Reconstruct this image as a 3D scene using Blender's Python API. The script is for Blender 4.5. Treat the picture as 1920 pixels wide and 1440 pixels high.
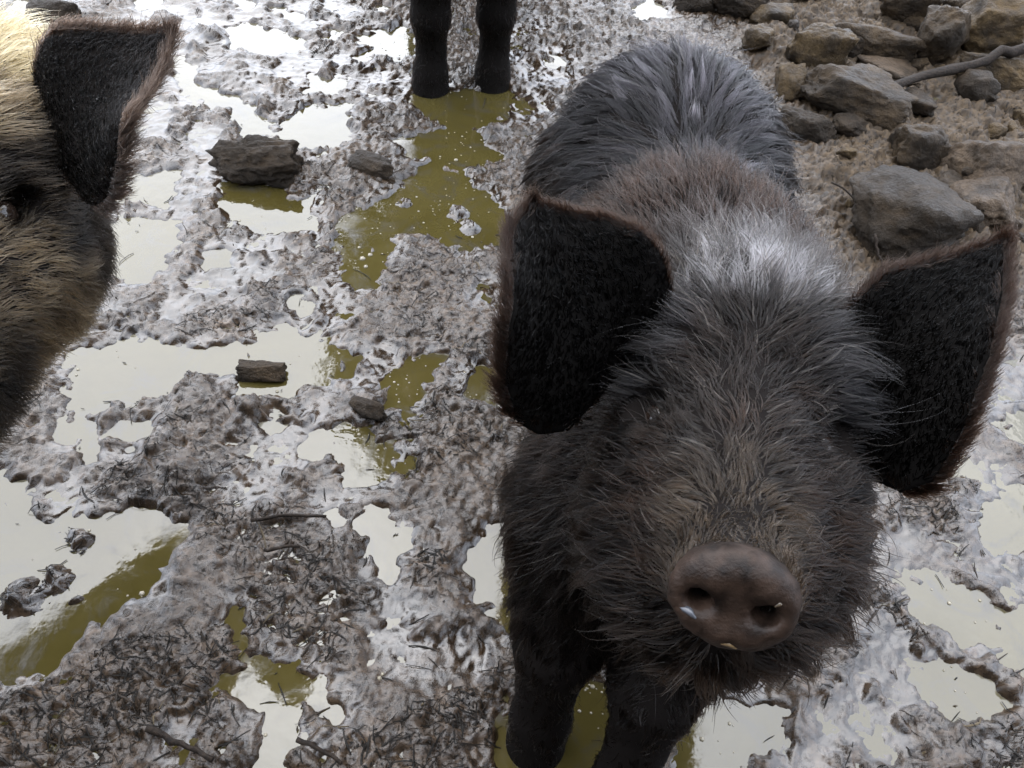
import bpy, bmesh, math, random
import numpy as np
from mathutils import Matrix, Vector, kdtree
from mathutils import noise as mnoise

for o in list(bpy.data.objects):
    bpy.data.objects.remove(o, do_unlink=True)
SC = bpy.context.scene
COL = SC.collection
RNG = np.random.default_rng(7)
random.seed(7)

# ------------------------------------------------------------------ camera
CAM_H, PITCH, ROLL, FPX = 1.0, math.radians(48), math.radians(6), 1600.0
cF = np.array([0, math.cos(PITCH), -math.sin(PITCH)])
_r0 = np.array([1.0, 0, 0]); _u0 = np.array([0, math.sin(PITCH), math.cos(PITCH)])
cR = math.cos(ROLL) * _r0 + math.sin(ROLL) * _u0
cU = -math.sin(ROLL) * _r0 + math.cos(ROLL) * _u0
cC = np.array([0, 0, CAM_H])


def W(px, py, z):
    """photo pixel at depth z (metres along the optical axis) -> world point"""
    return cC + z * (cF + cR * (px - 960) / FPX + cU * (720 - py) / FPX)


def G(px, py, h=0.0):
    """photo pixel -> world point at height h"""
    d = cF + cR * (px - 960) / FPX + cU * (720 - py) / FPX
    return cC + d * ((h - CAM_H) / d[2])


def depth(p):
    return float((np.asarray(p) - cC) @ cF)


cam = bpy.data.cameras.new('camera')
cam.sensor_width = 36.0
cam.lens = FPX / 1920 * 36.0
cam.clip_start = 0.02
cam.clip_end = 500
camo = bpy.data.objects.new('camera', cam)
camo.matrix_world = Matrix(((cR[0], cU[0], -cF[0], cC[0]), (cR[1], cU[1], -cF[1], cC[1]),
                            (cR[2], cU[2], -cF[2], cC[2]), (0, 0, 0, 1)))
COL.objects.link(camo)
SC.camera = camo

# ------------------------------------------------------------------ overcast sky, soft sun, exposure
SUN_EL, SUN_AZ = math.radians(62), math.radians(-25)
world = bpy.data.worlds.new('World')
SC.world = world
world.use_nodes = True
wn = world.node_tree.nodes; wl = world.node_tree.links
wn.clear()
w_out = wn.new('ShaderNodeOutputWorld'); w_bg = wn.new('ShaderNodeBackground')
w_sky = wn.new('ShaderNodeTexSky'); w_sky.sky_type = 'NISHITA'; w_sky.sun_disc = False
w_sky.sun_elevation = SUN_EL; w_sky.sun_rotation = SUN_AZ
w_sky.air_density = 1.0; w_sky.dust_density = 2.0; w_sky.ozone_density = 1.0
w_hs = wn.new('ShaderNodeHueSaturation'); w_hs.inputs['Saturation'].default_value = 0.22
w_co = wn.new('ShaderNodeTexCoord'); w_no = wn.new('ShaderNodeTexNoise')
w_no.inputs['Scale'].default_value = 2.2; w_no.inputs['Detail'].default_value = 5
w_rp = wn.new('ShaderNodeMapRange')
w_rp.inputs['From Min'].default_value = 0.3; w_rp.inputs['From Max'].default_value = 0.7
w_rp.inputs['To Min'].default_value = 0.78; w_rp.inputs['To Max'].default_value = 1.18
w_mx = wn.new('ShaderNodeMix'); w_mx.data_type = 'RGBA'; w_mx.blend_type = 'MULTIPLY'
w_mx.inputs['Factor'].default_value = 1.0
wl.new(w_co.outputs['Generated'], w_no.inputs['Vector'])
wl.new(w_no.outputs['Fac'], w_rp.inputs['Value'])
wl.new(w_sky.outputs['Color'], w_hs.inputs['Color'])
w_cl = wn.new('ShaderNodeMix'); w_cl.data_type = 'RGBA'; w_cl.inputs['Factor'].default_value = 0.8   # cloud deck over the clear sky
w_cl.inputs[7].default_value = (4.5, 4.95, 5.85, 1)
wl.new(w_hs.outputs['Color'], w_cl.inputs[6])
wl.new(w_cl.outputs[2], w_mx.inputs[6]); wl.new(w_rp.outputs['Result'], w_mx.inputs[7])
wl.new(w_mx.outputs[2], w_bg.inputs['Color'])
w_bg.inputs['Strength'].default_value = 0.12
wl.new(w_bg.outputs['Background'], w_out.inputs['Surface'])

sun = bpy.data.lights.new('sun', 'SUN')
sun.energy = 0.6; sun.angle = math.radians(90); sun.color = (1.0, 0.96, 0.9)
suno = bpy.data.objects.new('sun', sun)
sd_ = Vector((math.sin(SUN_AZ) * math.cos(SUN_EL), math.cos(SUN_AZ) * math.cos(SUN_EL), math.sin(SUN_EL)))
suno.rotation_euler = sd_.to_track_quat('Z', 'Y').to_euler()
suno.location = (0, 0, 6)
COL.objects.link(suno)

SC.view_settings.view_transform = 'Standard'
SC.view_settings.look = 'None'
SC.view_settings.exposure = 3.0
SC.view_settings.gamma = 1.0
SC.view_settings.use_curve_mapping = False
SC.render.engine = 'CYCLES'
SC.cycles.use_denoising = True
SC.cycles.max_bounces = 8
SC.cycles.sample_clamp_indirect = 8


# ------------------------------------------------------------------ helpers
def tag(o, label=None, cat=None, group=None, kind=None):
    if label: o['label'] = label
    if cat: o['category'] = cat
    if group: o['group'] = group
    if kind: o['kind'] = kind
    return o


def empty(name, loc):
    e = bpy.data.objects.new(name, None)
    e.location = tuple(loc)
    e.empty_display_size = 0.05
    COL.objects.link(e)
    return e


def mesh_obj(name, verts, faces, mat, parent=None, smooth=True, attrs=None, origin=None):
    verts = np.asarray(verts, dtype=np.float64)
    if parent is not None:
        verts = verts - np.array(parent.location)
    elif origin is not None:
        verts = verts - np.asarray(origin)
    me = bpy.data.meshes.new(name)
    faces = np.asarray(faces)
    if faces.dtype != object and faces.ndim == 2:
        nf, k = faces.shape
        me.vertices.add(len(verts)); me.vertices.foreach_set('co', verts.astype(np.float32).ravel())
        me.loops.add(nf * k); me.loops.foreach_set('vertex_index', faces.astype(np.int32).ravel())
        me.polygons.add(nf)
        me.polygons.foreach_set('loop_start', np.arange(0, nf * k, k, dtype=np.int32))
        me.update(calc_edges=True); me.validate()
    else:
        me.from_pydata([tuple(v) for v in verts], [], [tuple(f) for f in faces])
    if smooth:
        me.polygons.foreach_set('use_smooth', np.ones(len(me.polygons), dtype=bool))
    for an, av in (attrs or {}).items():
        av = np.asarray(av, dtype=np.float32)
        if av.ndim == 1:
            a = me.attributes.new(an, 'FLOAT', 'POINT'); a.data.foreach_set('value', av)
        else:
            a = me.attributes.new(an, 'FLOAT_COLOR', 'POINT')
            a.data.foreach_set('color', np.c_[av, np.ones(len(av))].astype(np.float32).ravel())
    me.materials.append(mat)
    ob = bpy.data.objects.new(name, me)
    if parent is not None:
        ob.parent = parent
    elif origin is not None:
        ob.location = tuple(origin)
    COL.objects.link(ob)
    return ob


_perm = np.random.default_rng(3).permutation(512)
_gr = np.random.default_rng(4).uniform(0, 2 * math.pi, 512)
_gx, _gy = np.cos(_gr), np.sin(_gr)


def perlin(x, y):
    xi = np.floor(x).astype(np.int64); yi = np.floor(y).astype(np.int64)
    xf = x - xi; yf = y - yi
    u = xf * xf * xf * (xf * (xf * 6 - 15) + 10); v = yf * yf * yf * (yf * (yf * 6 - 15) + 10)

    def g(ix, iy, fx, fy):
        h = _perm[(_perm[ix & 511] + iy) & 511]
        return _gx[h] * fx + _gy[h] * fy
    a = g(xi, yi, xf, yf); b = g(xi + 1, yi, xf - 1, yf)
    c = g(xi, yi + 1, xf, yf - 1); d = g(xi + 1, yi + 1, xf - 1, yf - 1)
    return ((a * (1 - u) + b * u) * (1 - v) + (c * (1 - u) + d * u) * v) * 1.5


def fbm(x, y, oct=4, gain=0.5, lac=2.03):
    s = 0; a = 1
    for i in range(oct):
        s = s + a * perlin(x + 17.3 * i, y - 9.1 * i); x = x * lac; y = y * lac; a *= gain
    return s


def sstep(a, b, x):
    t = np.clip((x - a) / (b - a), 0, 1)
    return t * t * (3 - 2 * t)


def poly_sd(px, py, poly):
    """signed distance (negative inside) of points to a polygon"""
    d = np.full(px.shape, 1e9); ins = np.zeros(px.shape, bool)
    n = len(poly)
    for i in range(n):
        ax, ay = poly[i][0], poly[i][1]; bx, by = poly[(i + 1) % n][0], poly[(i + 1) % n][1]
        ex, ey = bx - ax, by - ay
        wx, wy = px - ax, py - ay
        t = np.clip((wx * ex + wy * ey) / (ex * ex + ey * ey + 1e-12), 0, 1)
        d = np.minimum(d, (wx - ex * t) ** 2 + (wy - ey * t) ** 2)
        c = (ay > py) != (by > py)
        ins ^= c & (px < (bx - ax) * (py - ay) / (by - ay + 1e-12) + ax)
    d = np.sqrt(d)
    return np.where(ins, -d, d)


# ------------------------------------------------------------------ materials
def new_mat(name):
    m = bpy.data.materials.new(name); m.use_nodes = True
    nt = m.node_tree; b = nt.nodes['Principled BSDF']
    return m, nt, b


def N(nt, t, **kw):
    n = nt.nodes.new(t)
    for k, v in kw.items():
        if k in n.inputs.keys():
            n.inputs[k].default_value = v
        else:
            setattr(n, k, v)
    return n


def noise_node(nt, vec, scale, detail=4, rough=0.55, dist=0.0):
    n = N(nt, 'ShaderNodeTexNoise'); n.inputs['Scale'].default_value = scale
    n.inputs['Detail'].default_value = detail; n.inputs['Roughness'].default_value = rough
    n.inputs['Distortion'].default_value = dist
    nt.links.new(vec, n.inputs['Vector'])
    return n


def ramp(nt, fac, stops):
    r = N(nt, 'ShaderNodeValToRGB')
    e = r.color_ramp.elements
    while len(e) < len(stops): e.new(0.5)
    for i, (p, c) in enumerate(stops):
        e[i].position = p; e[i].color = (*c, 1)
    nt.links.new(fac, r.inputs['Fac'])
    return r


def maprange(nt, val, a, b, c, d):
    m = N(nt, 'ShaderNodeMapRange')
    m.inputs['From Min'].default_value = a; m.inputs['From Max'].default_value = b
    m.inputs['To Min'].default_value = c; m.inputs['To Max'].default_value = d
    nt.links.new(val, m.inputs['Value'])
    return m


def mat_mud():
    m, nt, b = new_mat('wet_mud')
    L = nt.links
    geo = N(nt, 'ShaderNodeNewGeometry'); pos = geo.outputs['Position']
    n1 = noise_node(nt, pos, 9, 6, 0.6)
    n2 = noise_node(nt, pos, 70, 6, 0.65, 0.4)
    n3 = noise_node(nt, pos, 330, 5, 0.7, 0.6)
    r1 = ramp(nt, n1.outputs['Fac'], [(0.3, (0.020, 0.0130, 0.0078)), (0.55, (0.040, 0.0265, 0.0165)), (0.75, (0.060, 0.041, 0.026))])
    r2 = ramp(nt, n2.outputs['Fac'], [(0.36, (0.3, 0.29, 0.28)), (0.55, (1.0, 1.0, 1.0)), (0.7, (1.5, 1.4, 1.25))])
    mx = N(nt, 'ShaderNodeMix', data_type='RGBA', blend_type='MULTIPLY'); mx.inputs['Factor'].default_value = 1
    L.new(r1.outputs['Color'], mx.inputs[6]); L.new(r2.outputs['Color'], mx.inputs[7])
    at = N(nt, 'ShaderNodeAttribute', attribute_name='dry')
    mx2 = N(nt, 'ShaderNodeMix', data_type='RGBA', blend_type='MIX')
    L.new(at.outputs['Fac'], mx2.inputs['Factor'])
    L.new(mx.outputs[2], mx2.inputs[6])
    r3 = ramp(nt, n2.outputs['Fac'], [(0.36, (0.016, 0.0105, 0.006)), (0.64, (0.060, 0.041, 0.023))])
    L.new(r3.outputs['Color'], mx2.inputs[7])
    n4 = noise_node(nt, pos, 95, 3, 0.55, 1.8)
    fl = maprange(nt, n4.outputs['Fac'], 0.57, 0.65, 0, 1)
    ff = N(nt, 'ShaderNodeMath', operation='MULTIPLY'); L.new(fl.outputs['Result'], ff.inputs[0])
    fa0 = N(nt, 'ShaderNodeAttribute', attribute_name='film'); fi = maprange(nt, fa0.outputs['Fac'], 0, 1, 0.85, 0.2); L.new(fi.outputs['Result'], ff.inputs[1])
    mx3 = N(nt, 'ShaderNodeMix', data_type='RGBA', blend_type='MIX'); L.new(ff.outputs[0], mx3.inputs['Factor'])
    L.new(mx2.outputs[2], mx3.inputs[6]); mx3.inputs[7].default_value = (0.0055, 0.0038, 0.0022, 1)   # dark flecks: rotted straw, plus crevice shade painted into the colour
    L.new(mx3.outputs[2], b.inputs['Base Color'])
    sp = maprange(nt, ff.outputs[0], 0, 1, 0.5, 0.12)
    sd_m = maprange(nt, at.outputs['Fac'], 0, 1, 1.0, 0.45)
    sq = N(nt, 'ShaderNodeMath', operation='MULTIPLY'); L.new(sp.outputs['Result'], sq.inputs[0]); L.new(sd_m.outputs['Result'], sq.inputs[1])
    L.new(sq.outputs[0], b.inputs['Specular IOR Level'])
    sx = N(nt, 'ShaderNodeSeparateXYZ'); L.new(pos, sx.inputs['Vector'])
    wet = maprange(nt, sx.outputs['Z'], 0.0005, 0.016, 0.07, 0.22)
    ad = N(nt, 'ShaderNodeMath', operation='ADD'); L.new(wet.outputs['Result'], ad.inputs[0])
    nr = maprange(nt, n2.outputs['Fac'], 0.35, 0.65, -0.04, 0.20); L.new(nr.outputs['Result'], ad.inputs[1])
    ad2 = N(nt, 'ShaderNodeMath', operation='MULTIPLY_ADD'); L.new(at.outputs['Fac'], ad2.inputs[0])
    ad2.inputs[1].default_value = 0.30; L.new(ad.outputs[0], ad2.inputs[2])
    L.new(ad2.outputs[0], b.inputs['Roughness'])
    b.inputs['IOR'].default_value = 1.46
    bp = N(nt, 'ShaderNodeBump'); bp.inputs['Strength'].default_value = 0.75; bp.inputs['Distance'].default_value = 0.0022
    sm = N(nt, 'ShaderNodeMath', operation='MULTIPLY_ADD'); L.new(n3.outputs['Fac'], sm.inputs[0]); sm.inputs[1].default_value = 0.55
    L.new(n2.outputs['Fac'], sm.inputs[2])
    L.new(sm.outputs[0], bp.inputs['Height']); L.new(bp.outputs['Normal'], b.inputs['Normal'])
    fa = N(nt, 'ShaderNodeAttribute', attribute_name='film')
    fs = maprange(nt, fa.outputs['Fac'], 0, 1, 0.6, 0.16); L.new(fs.outputs['Result'], bp.inputs['Strength'])
    fm = N(nt, 'ShaderNodeMix', data_type='FLOAT'); L.new(fa.outputs['Fac'], fm.inputs[0]); L.new(ad2.outputs[0], fm.inputs[2]); fm.inputs[3].default_value = 0.10
    L.new(fm.outputs[0], b.inputs['Roughness'])
    wd = maprange(nt, fa.outputs['Fac'], 0, 1, 1.0, 0.62)          # soaked mud is darker and glossier
    mx4 = N(nt, 'ShaderNodeMix', data_type='RGBA', blend_type='MULTIPLY'); mx4.inputs['Factor'].default_value = 1
    L.new(mx3.outputs[2], mx4.inputs[6]); L.new(wd.outputs['Result'], mx4.inputs[7]); L.new(mx4.outputs[2], b.inputs['Base Color'])
    wi_ = maprange(nt, fa.outputs['Fac'], 0, 1, 1.46, 1.62); L.new(wi_.outputs['Result'], b.inputs['IOR'])
    return m


def mat_water():
    m, nt, b = new_mat('murky_water'); L = nt.links
    geo = N(nt, 'ShaderNodeNewGeometry'); pos = geo.outputs['Position']
    n1 = noise_node(nt, pos, 7, 7, 0.65, 0.6)
    n2 = noise_node(nt, pos, 22, 7, 0.7, 0.8)
    r1 = ramp(nt, n1.outputs['Fac'], [(0.3, (0.031, 0.0245, 0.0065)), (0.7, (0.044, 0.0355, 0.0115))])
    n5 = noise_node(nt, pos, 11, 8, 0.72, 1.2)
    sc_ = maprange(nt, n5.outputs['Fac'], 0.52, 0.68, 0, 0.75)
    mxs = N(nt, 'ShaderNodeMix', data_type='RGBA'); L.new(sc_.outputs['Result'], mxs.inputs['Factor'])
    L.new(r1.outputs['Color'], mxs.inputs[6]); mxs.inputs[7].default_value = (0.030, 0.0275, 0.024, 1)   # thin grey silt skin
    L.new(mxs.outputs[2], b.inputs['Base Color'])
    rr = maprange(nt, n5.outputs['Fac'], 0.45, 0.70, 0.02, 0.24); L.new(rr.outputs['Result'], b.inputs['Roughness'])
    b.inputs['IOR'].default_value = 1.56
    bp = N(nt, 'ShaderNodeBump'); bp.inputs['Strength'].default_value = 0.2; bp.inputs['Distance'].default_value = 0.002
    n3 = noise_node(nt, pos, 34, 3, 0.5)
    L.new(n3.outputs['Fac'], bp.inputs['Height']); L.new(bp.outputs['Normal'], b.inputs['Normal'])
    return m


def mat_rock(name, c0, c1, mud=0.5):
    m, nt, b = new_mat(name); L = nt.links
    tc = N(nt, 'ShaderNodeNewGeometry'); pos = tc.outputs['Position']
    n1 = noise_node(nt, pos, 34, 8, 0.7, 0.5); n2 = noise_node(nt, pos, 13, 7, 0.68, 0.3); n3 = noise_node(nt, pos, 160, 6, 0.7)
    r1 = ramp(nt, n1.outputs['Fac'], [(0.3, c0), (0.7, c1)])
    mx = N(nt, 'ShaderNodeMix', data_type='RGBA')
    f = maprange(nt, n2.outputs['Fac'], 0.5 - 0.25 * mud, 0.72 - 0.25 * mud, 0, 1)
    L.new(f.outputs['Result'], mx.inputs['Factor'])
    L.new(r1.outputs['Color'], mx.inputs[6])
    mx.inputs[7].default_value = (0.018, 0.0128, 0.008, 1)
    L.new(mx.outputs[2], b.inputs['Base Color'])
    b.inputs['Specular IOR Level'].default_value = 0.16
    rr = maprange(nt, n1.outputs['Fac'], 0.3, 0.7, 0.28, 0.62); L.new(rr.outputs['Result'], b.inputs['Roughness'])
    bp = N(nt, 'ShaderNodeBump'); bp.inputs['Strength'].default_value = 1.0; bp.inputs['Distance'].default_value = 0.010
    ad = N(nt, 'ShaderNodeMath', operation='ADD'); L.new(n3.outputs['Fac'], ad.inputs[0]); L.new(n1.outputs['Fac'], ad.inputs[1])
    L.new(ad.outputs[0], bp.inputs['Height']); L.new(bp.outputs['Normal'], b.inputs['Normal'])
    return m


def mat_plain(name, col, rough=0.5, bump=0.0, scale=60, var=0.5, ior=1.5):
    m, nt, b = new_mat(name); L = nt.links
    tc = N(nt, 'ShaderNodeNewGeometry'); pos = tc.outputs['Position']
    n1 = noise_node(nt, pos, scale, 5, 0.6)
    lo = tuple(c * (1 - var) for c in col); hi = tuple(c * (1 + var) for c in col)
    r1 = ramp(nt, n1.outputs['Fac'], [(0.3, lo), (0.7, hi)])
    L.new(r1.outputs['Color'], b.inputs['Base Color'])
    b.inputs['Roughness'].default_value = rough; b.inputs['IOR'].default_value = ior
    if bump:
        bp = N(nt, 'ShaderNodeBump'); bp.inputs['Strength'].default_value = 0.7; bp.inputs['Distance'].default_value = bump
        L.new(n1.outputs['Fac'], bp.inputs['Height']); L.new(bp.outputs['Normal'], b.inputs['Normal'])
    return m


def mat_attr(name, rough=0.45, bump=0.0008, ior=1.45, gloss=False):
    m, nt, b = new_mat(name); L = nt.links
    at = N(nt, 'ShaderNodeAttribute', attribute_name='tint')
    L.new(at.outputs['Color'], b.inputs['Base Color'])
    tc = N(nt, 'ShaderNodeNewGeometry'); n1 = noise_node(nt, tc.outputs['Position'], 420, 4, 0.6)
    rr = maprange(nt, n1.outputs['Fac'], 0.3, 0.7, rough - 0.12, rough + 0.12); L.new(rr.outputs['Result'], b.inputs['Roughness'])
    b.inputs['IOR'].default_value = ior
    if gloss:
        ga = N(nt, 'ShaderNodeAttribute', attribute_name='gloss')
        gm = maprange(nt, ga.outputs['Fac'], 0, 1, 0.06, 0.16); L.new(gm.outputs['Result'], b.inputs['Specular IOR Level'])
        gr_ = maprange(nt, ga.outputs['Fac'], 0, 1, 0.7, 0.30)
        g2 = N(nt, 'ShaderNodeMath', operation='MULTIPLY_ADD'); L.new(n1.outputs['Fac'], g2.inputs[0]); g2.inputs[1].default_value = 0.3; L.new(gr_.outputs['Result'], g2.inputs[2])
        L.new(g2.outputs[0], b.inputs['Roughness'])
    bp = N(nt, 'ShaderNodeBump'); bp.inputs['Strength'].default_value = 0.6; bp.inputs['Distance'].default_value = bump
    L.new(n1.outputs['Fac'], bp.inputs['Height']); L.new(bp.outputs['Normal'], b.inputs['Normal'])
    return m


def mat_hair(name, rough=0.22, radial=0.32, ior=1.21):
    m = bpy.data.materials.new(name); m.use_nodes = True
    nt = m.node_tree; nt.nodes.clear()
    out = nt.nodes.new('ShaderNodeOutputMaterial'); h = nt.nodes.new('ShaderNodeBsdfHairPrincipled')
    h.model = 'CHIANG'; h.parametrization = 'COLOR'
    at = nt.nodes.new('ShaderNodeAttribute'); at.attribute_name = 'tint'
    nt.links.new(at.outputs['Color'], h.inputs['Color'])
    h.inputs['Roughness'].default_value = rough
    h.inputs['Radial Roughness'].default_value = radial
    h.inputs['Random Roughness'].default_value = 0.3
    h.inputs['Coat'].default_value = 0.0
    h.inputs['IOR'].default_value = ior
    nt.links.new(h.outputs[0], out.inputs['Surface'])
    return m


M_MUD = mat_mud(); M_WATER = mat_water()
M_SKIN = mat_attr('pig_skin', 0.6, 0.0010, 1.45, True); M_HAIR = mat_hair('pig_hair'); M_HAIR2 = mat_hair('dry_pig_hair', 0.4, 0.6, 1.25)

# ------------------------------------------------------------------ mud and puddles
PUDDLES = [
    [(125, 772), (130, 700), (140, 660), (250, 640), (330, 655), (470, 640), (540, 613), (600, 638), (682, 665), (690, 690), (620, 715), (540, 740), (450, 735), (440, 705), (345, 690), (335, 738), (290, 755), (220, 765)],
    [(120, 395), (200, 420), (240, 400), (330, 420), (310, 500), (250, 532), (140, 490)],
    [(225, 385), (240, 330), (335, 320), (315, 385)],
    [(315, 110), (345, 105), (370, 160), (440, 175), (490, 215), (515, 235), (470, 272), (420, 205), (350, 182)],
    [(515, 255), (560, 200), (650, 195), (662, 262), (600, 288), (540, 268)],
    [(415, 55), (470, 42), (560, 72), (578, 95), (500, 103), (435, 92)],
    [(580, 140), (642, 150), (637, 177), (585, 172)],
    [(415, 345), (530, 350), (550, 378), (588, 362), (588, 420), (540, 438), (480, 430), (408, 398)],
    [(120, 828), (180, 803), (202, 850), (180, 878), (160, 870)],
    [(-60, 880), (50, 900), (60, 990), (110, 1010), (115, 970), (180, 960), (300, 950), (347, 985), (330, 1020), (300, 1070), (290, 1102), (230, 1130), (160, 1190), (100, 1242), (20, 1268), (-60, 1220)],
    [(445, 1140), (465, 1200), (480, 1240), (540, 1258), (600, 1288), (645, 1345), (630, 1365), (590, 1335), (575, 1400), (560, 1470), (470, 1470), (500, 1390), (490, 1330), (440, 1302), (412, 1280), (450, 1255)],
    [(618, 970), (680, 958), (740, 975), (772, 1010), (740, 1085), (700, 1062), (690, 1012), (640, 992)],
    [(878, 1050), (900, 1000), (965, 975), (990, 1090), (995, 1190), (930, 1178), (915, 1130), (880, 1130)],
    [(1812, 975), (1870, 930), (1960, 900), (1960, 1035), (1860, 1022)],
    [(1695, 1095), (1770, 1090), (1850, 1120), (1960, 1140), (1960, 1215), (1850, 1212), (1770, 1182), (1720, 1152)],
    [(1712, 1260), (1760, 1233), (1850, 1270), (1893, 1320), (1860, 1362), (1790, 1352), (1740, 1300)],
    [(1270, 1360), (1330, 1305), (1475, 1330), (1462, 1400), (1380, 1450), (1260, 1470)],
    [(1868, 800), (1960, 770), (1960, 855)],
    [(638, 430), (660, 398), (740, 360), (800, 308), (870, 325), (935, 395), (945, 452), (870, 472), (800, 432), (742, 440), (722, 500), (700, 542), (640, 532)],
    [(740, 260), (880, 240), (935, 290), (860, 318), (780, 300)],
    [(690, 102), (700, 58), (772, 48), (776, 112)],
    [(712, 758), (730, 708), (790, 668), (828, 662), (792, 722), (772, 774)],
    [(623, 845), (650, 788), (690, 800), (744, 850), (690, 898), (650, 892)],
    [(925, 1370), (985, 1330), (1085, 1285), (1172, 1280), (1176, 1335), (1150, 1440), (950, 1450)],
    [(1185, 18), (1230, -5), (1245, 30), (1200, 42)],
    [(1548, -5), (1612, -5), (1602, 22), (1560, 27)],
    [(868, 700), (935, 690), (938, 752), (880, 742)],
    [(1720, 195), (1750, 170), (1778, 185), (1750, 215)],
    [(780, 130), (850, 170), (960, 170), (940, 230), (850, 250), (770, 200)],
    [(20, 5), (90, -8), (100, 14), (40, 25)],
    [(250, 0), (300, -8), (305, 16), (255, 20)],
    [(1765, 885), (1810, 862), (1822, 880), (1785, 892)],
]
# thin films of water lying on smoothed mud: (px, py, radius px)
FILMS = [(380, 60, 150), (330, 230, 130), (250, 300, 110), (520, 170, 90), (600, 40, 110), (480, 500, 110), (380, 420, 90), (250, 600, 100),
         (560, 430, 60), (520, 850, 95), (480, 880, 70), (640, 920, 60), (900, 380, 60), (1000, 90, 80), (1010, 200, 60), (1700, 1020, 130),
         (1780, 1150, 140), (1640, 1300, 130), (1560, 1380, 110), (1850, 1250, 130), (1880, 720, 100), (780, 1230, 80), (740, 1170, 70),
         (880, 1220, 50), (700, 690, 60), (80, 960, 90), (340, 1390, 50), (460, 1340, 50), (720, 160, 60), (600, 580, 70), (160, 620, 70), (760, 1000, 70),
         (120, 20, 120), (240, 60, 120), (420, 120, 130), (600, 120, 110), (180, 420, 110), (420, 330, 90), (330, 520, 100), (240, 800, 70), (1820, 900, 110), (1890, 1030, 110), (1700, 1250, 110), (1500, 1300, 90), (1620, 980, 80), (1030, 130, 70), (900, 560, 60), (560, 780, 70)]


def axis(segs):
    out = []
    for a, b, d in segs:
        n = max(1, int(round((b - a) / d)))
        out.append(np.linspace(a, b, n, endpoint=False))
    return np.concatenate(out)


def geo_out(start, step, end, grow=1.22):
    v = []; x = start
    while x < end:
        x += step; step *= grow; v.append(x)
    return np.array(v)


gx = axis([(-1.45, -0.75, 0.0055), (-0.75, 0.85, 0.0036), (0.85, 1.65, 0.0055), (1.65, 1.66, 0.01)])
gy = axis([(0.16, 1.15, 0.0034), (1.15, 1.8, 0.0044), (1.8, 2.8, 0.0048)])
gx = np.concatenate([-geo_out(1.45, 0.01, 60)[::-1], gx, geo_out(1.65, 0.01, 60)])
gy = np.concatenate([0.16 - geo_out(0, 0.01, 60)[::-1], gy, geo_out(2.8, 0.01, 60)])
X, Y = np.meshgrid(gx, gy)
shp = X.shape
# domain warp
wx = X + 0.010 * perlin(X * 22, Y * 22) + 0.004 * perlin(X * 60 + 5, Y * 60)
wy = Y + 0.010 * perlin(X * 22 + 40, Y * 22 + 13) + 0.004 * perlin(X * 60 + 9, Y * 60 + 31)
vis = (X > -1.5) & (X < 1.7) & (Y > 0.1) & (Y < 2.9)
psd = np.full(shp, 1.0)
vx, vy = wx[vis], wy[vis]
acc = np.full(vx.shape, 1.0)
for poly in PUDDLES:
    acc = np.minimum(acc, poly_sd(vx, vy, [G(*p)[:2] for p in poly]))
psd[vis] = acc
psd = psd + 0.007 + 0.010 * fbm(X * 34 + 7, Y * 34, 3)
film = np.zeros(shp)
for fx, fy, fr in FILMS:
    c = G(fx, fy); r = fr * depth(c) / FPX
    film = np.maximum(film, sstep(1.25, 0.55, np.hypot(wx - c[0], (wy - c[1]) * 0.75) / r))
film *= sstep(-0.65, 0.10, perlin(X * 7 + 3, Y * 7) + 0.25 * perlin(X * 25, Y * 25))
film = np.maximum(film, sstep(0.045, 0.008, psd + 0.02 * perlin(X * 11, Y * 11)) * 0.85)
film *= 1 - 0.85 * sstep(0.1, 0.55, fbm(X * 13 + 50, Y * 13, 3))
# stony bank: dry, lumpy, higher
bank_line = poly_sd(X, Y, [G(*p)[:2] for p in [(1080, -260), (1330, 0), (1480, 260), (1560, 520), (1720, 600), (2100, 560), (2600, 300), (2600, -260)]])
bank = sstep(0.06, -0.12, bank_line + 0.05 * perlin(X * 6, Y * 6))
rough = (1 - film) * sstep(-0.002, 0.02, psd)
clod = fbm(wx * 9, wy * 9, 3)
ridg = 1 - np.abs(perlin(wx * 26 + 2, wy * 26)) * 2.0
mid = perlin(wx * 33, wy * 33); fine = perlin(wx * 75, wy * 75); fin2 = 1 - 2 * np.abs(perlin(wx * 120, wy * 120))
Hh = 0.0085 + 0.0075 * clod + 0.0025 * ridg + 0.0035 * mid + 0.0030 * fine + 0.0022 * fin2
Hfilm = 0.0008 + 0.0014 * mid + 0.0016 * fine + 0.0020 * clod + 0.0008 * fin2
Hp = -0.011 + 0.004 * clod + 0.003 * mid
H = Hh * (1 - film) + Hfilm * film
# a few lumps stand out of the puddles
H = np.where(psd < 0, Hp, H) if False else H
k = sstep(-0.008, 0.018, psd + 0.008 * mid + 0.005 * fine)
H = Hp * (1 - k) + H * k
for (lx, ly, lr, lh) in [(108, 1085, 34, .012), (40, 1140, 45, .016), (30, 1100, 30, .012), (140, 1125, 22, .006), (600, 1385, 20, .010), (650, 690, 10, .006), (640, 685, 8, .006), (20, 945, 8, .006), (605, 640, 7, .006), (470, 668, 6, .006), (240, 405, 8, .005), (1870, 1180, 9, .005), (700, 470, 8, .008), (860, 400, 30, .010), (470, 780, 36, .026), (100, 40, 55, .03), (400, 75, 40, .018), (455, 140, 60, .016), (560, 200, 20, .012), (690, 760, 36, .018), (330, 900, 70, .014), (150, 1010, 30, .012), (880, 430, 30, .010), (760, 380, 20, .008)]:
    c = G(lx, ly); r = lr * depth(c) / FPX
    q = np.hypot(wx - c[0], wy - c[1]) / r
    H = H + (lh + 0.010) * np.exp(-(q ** 2) * 1.4) * (psd < 0) + lh * np.exp(-(q ** 2) * 1.2) * (psd >= 0)
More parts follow.
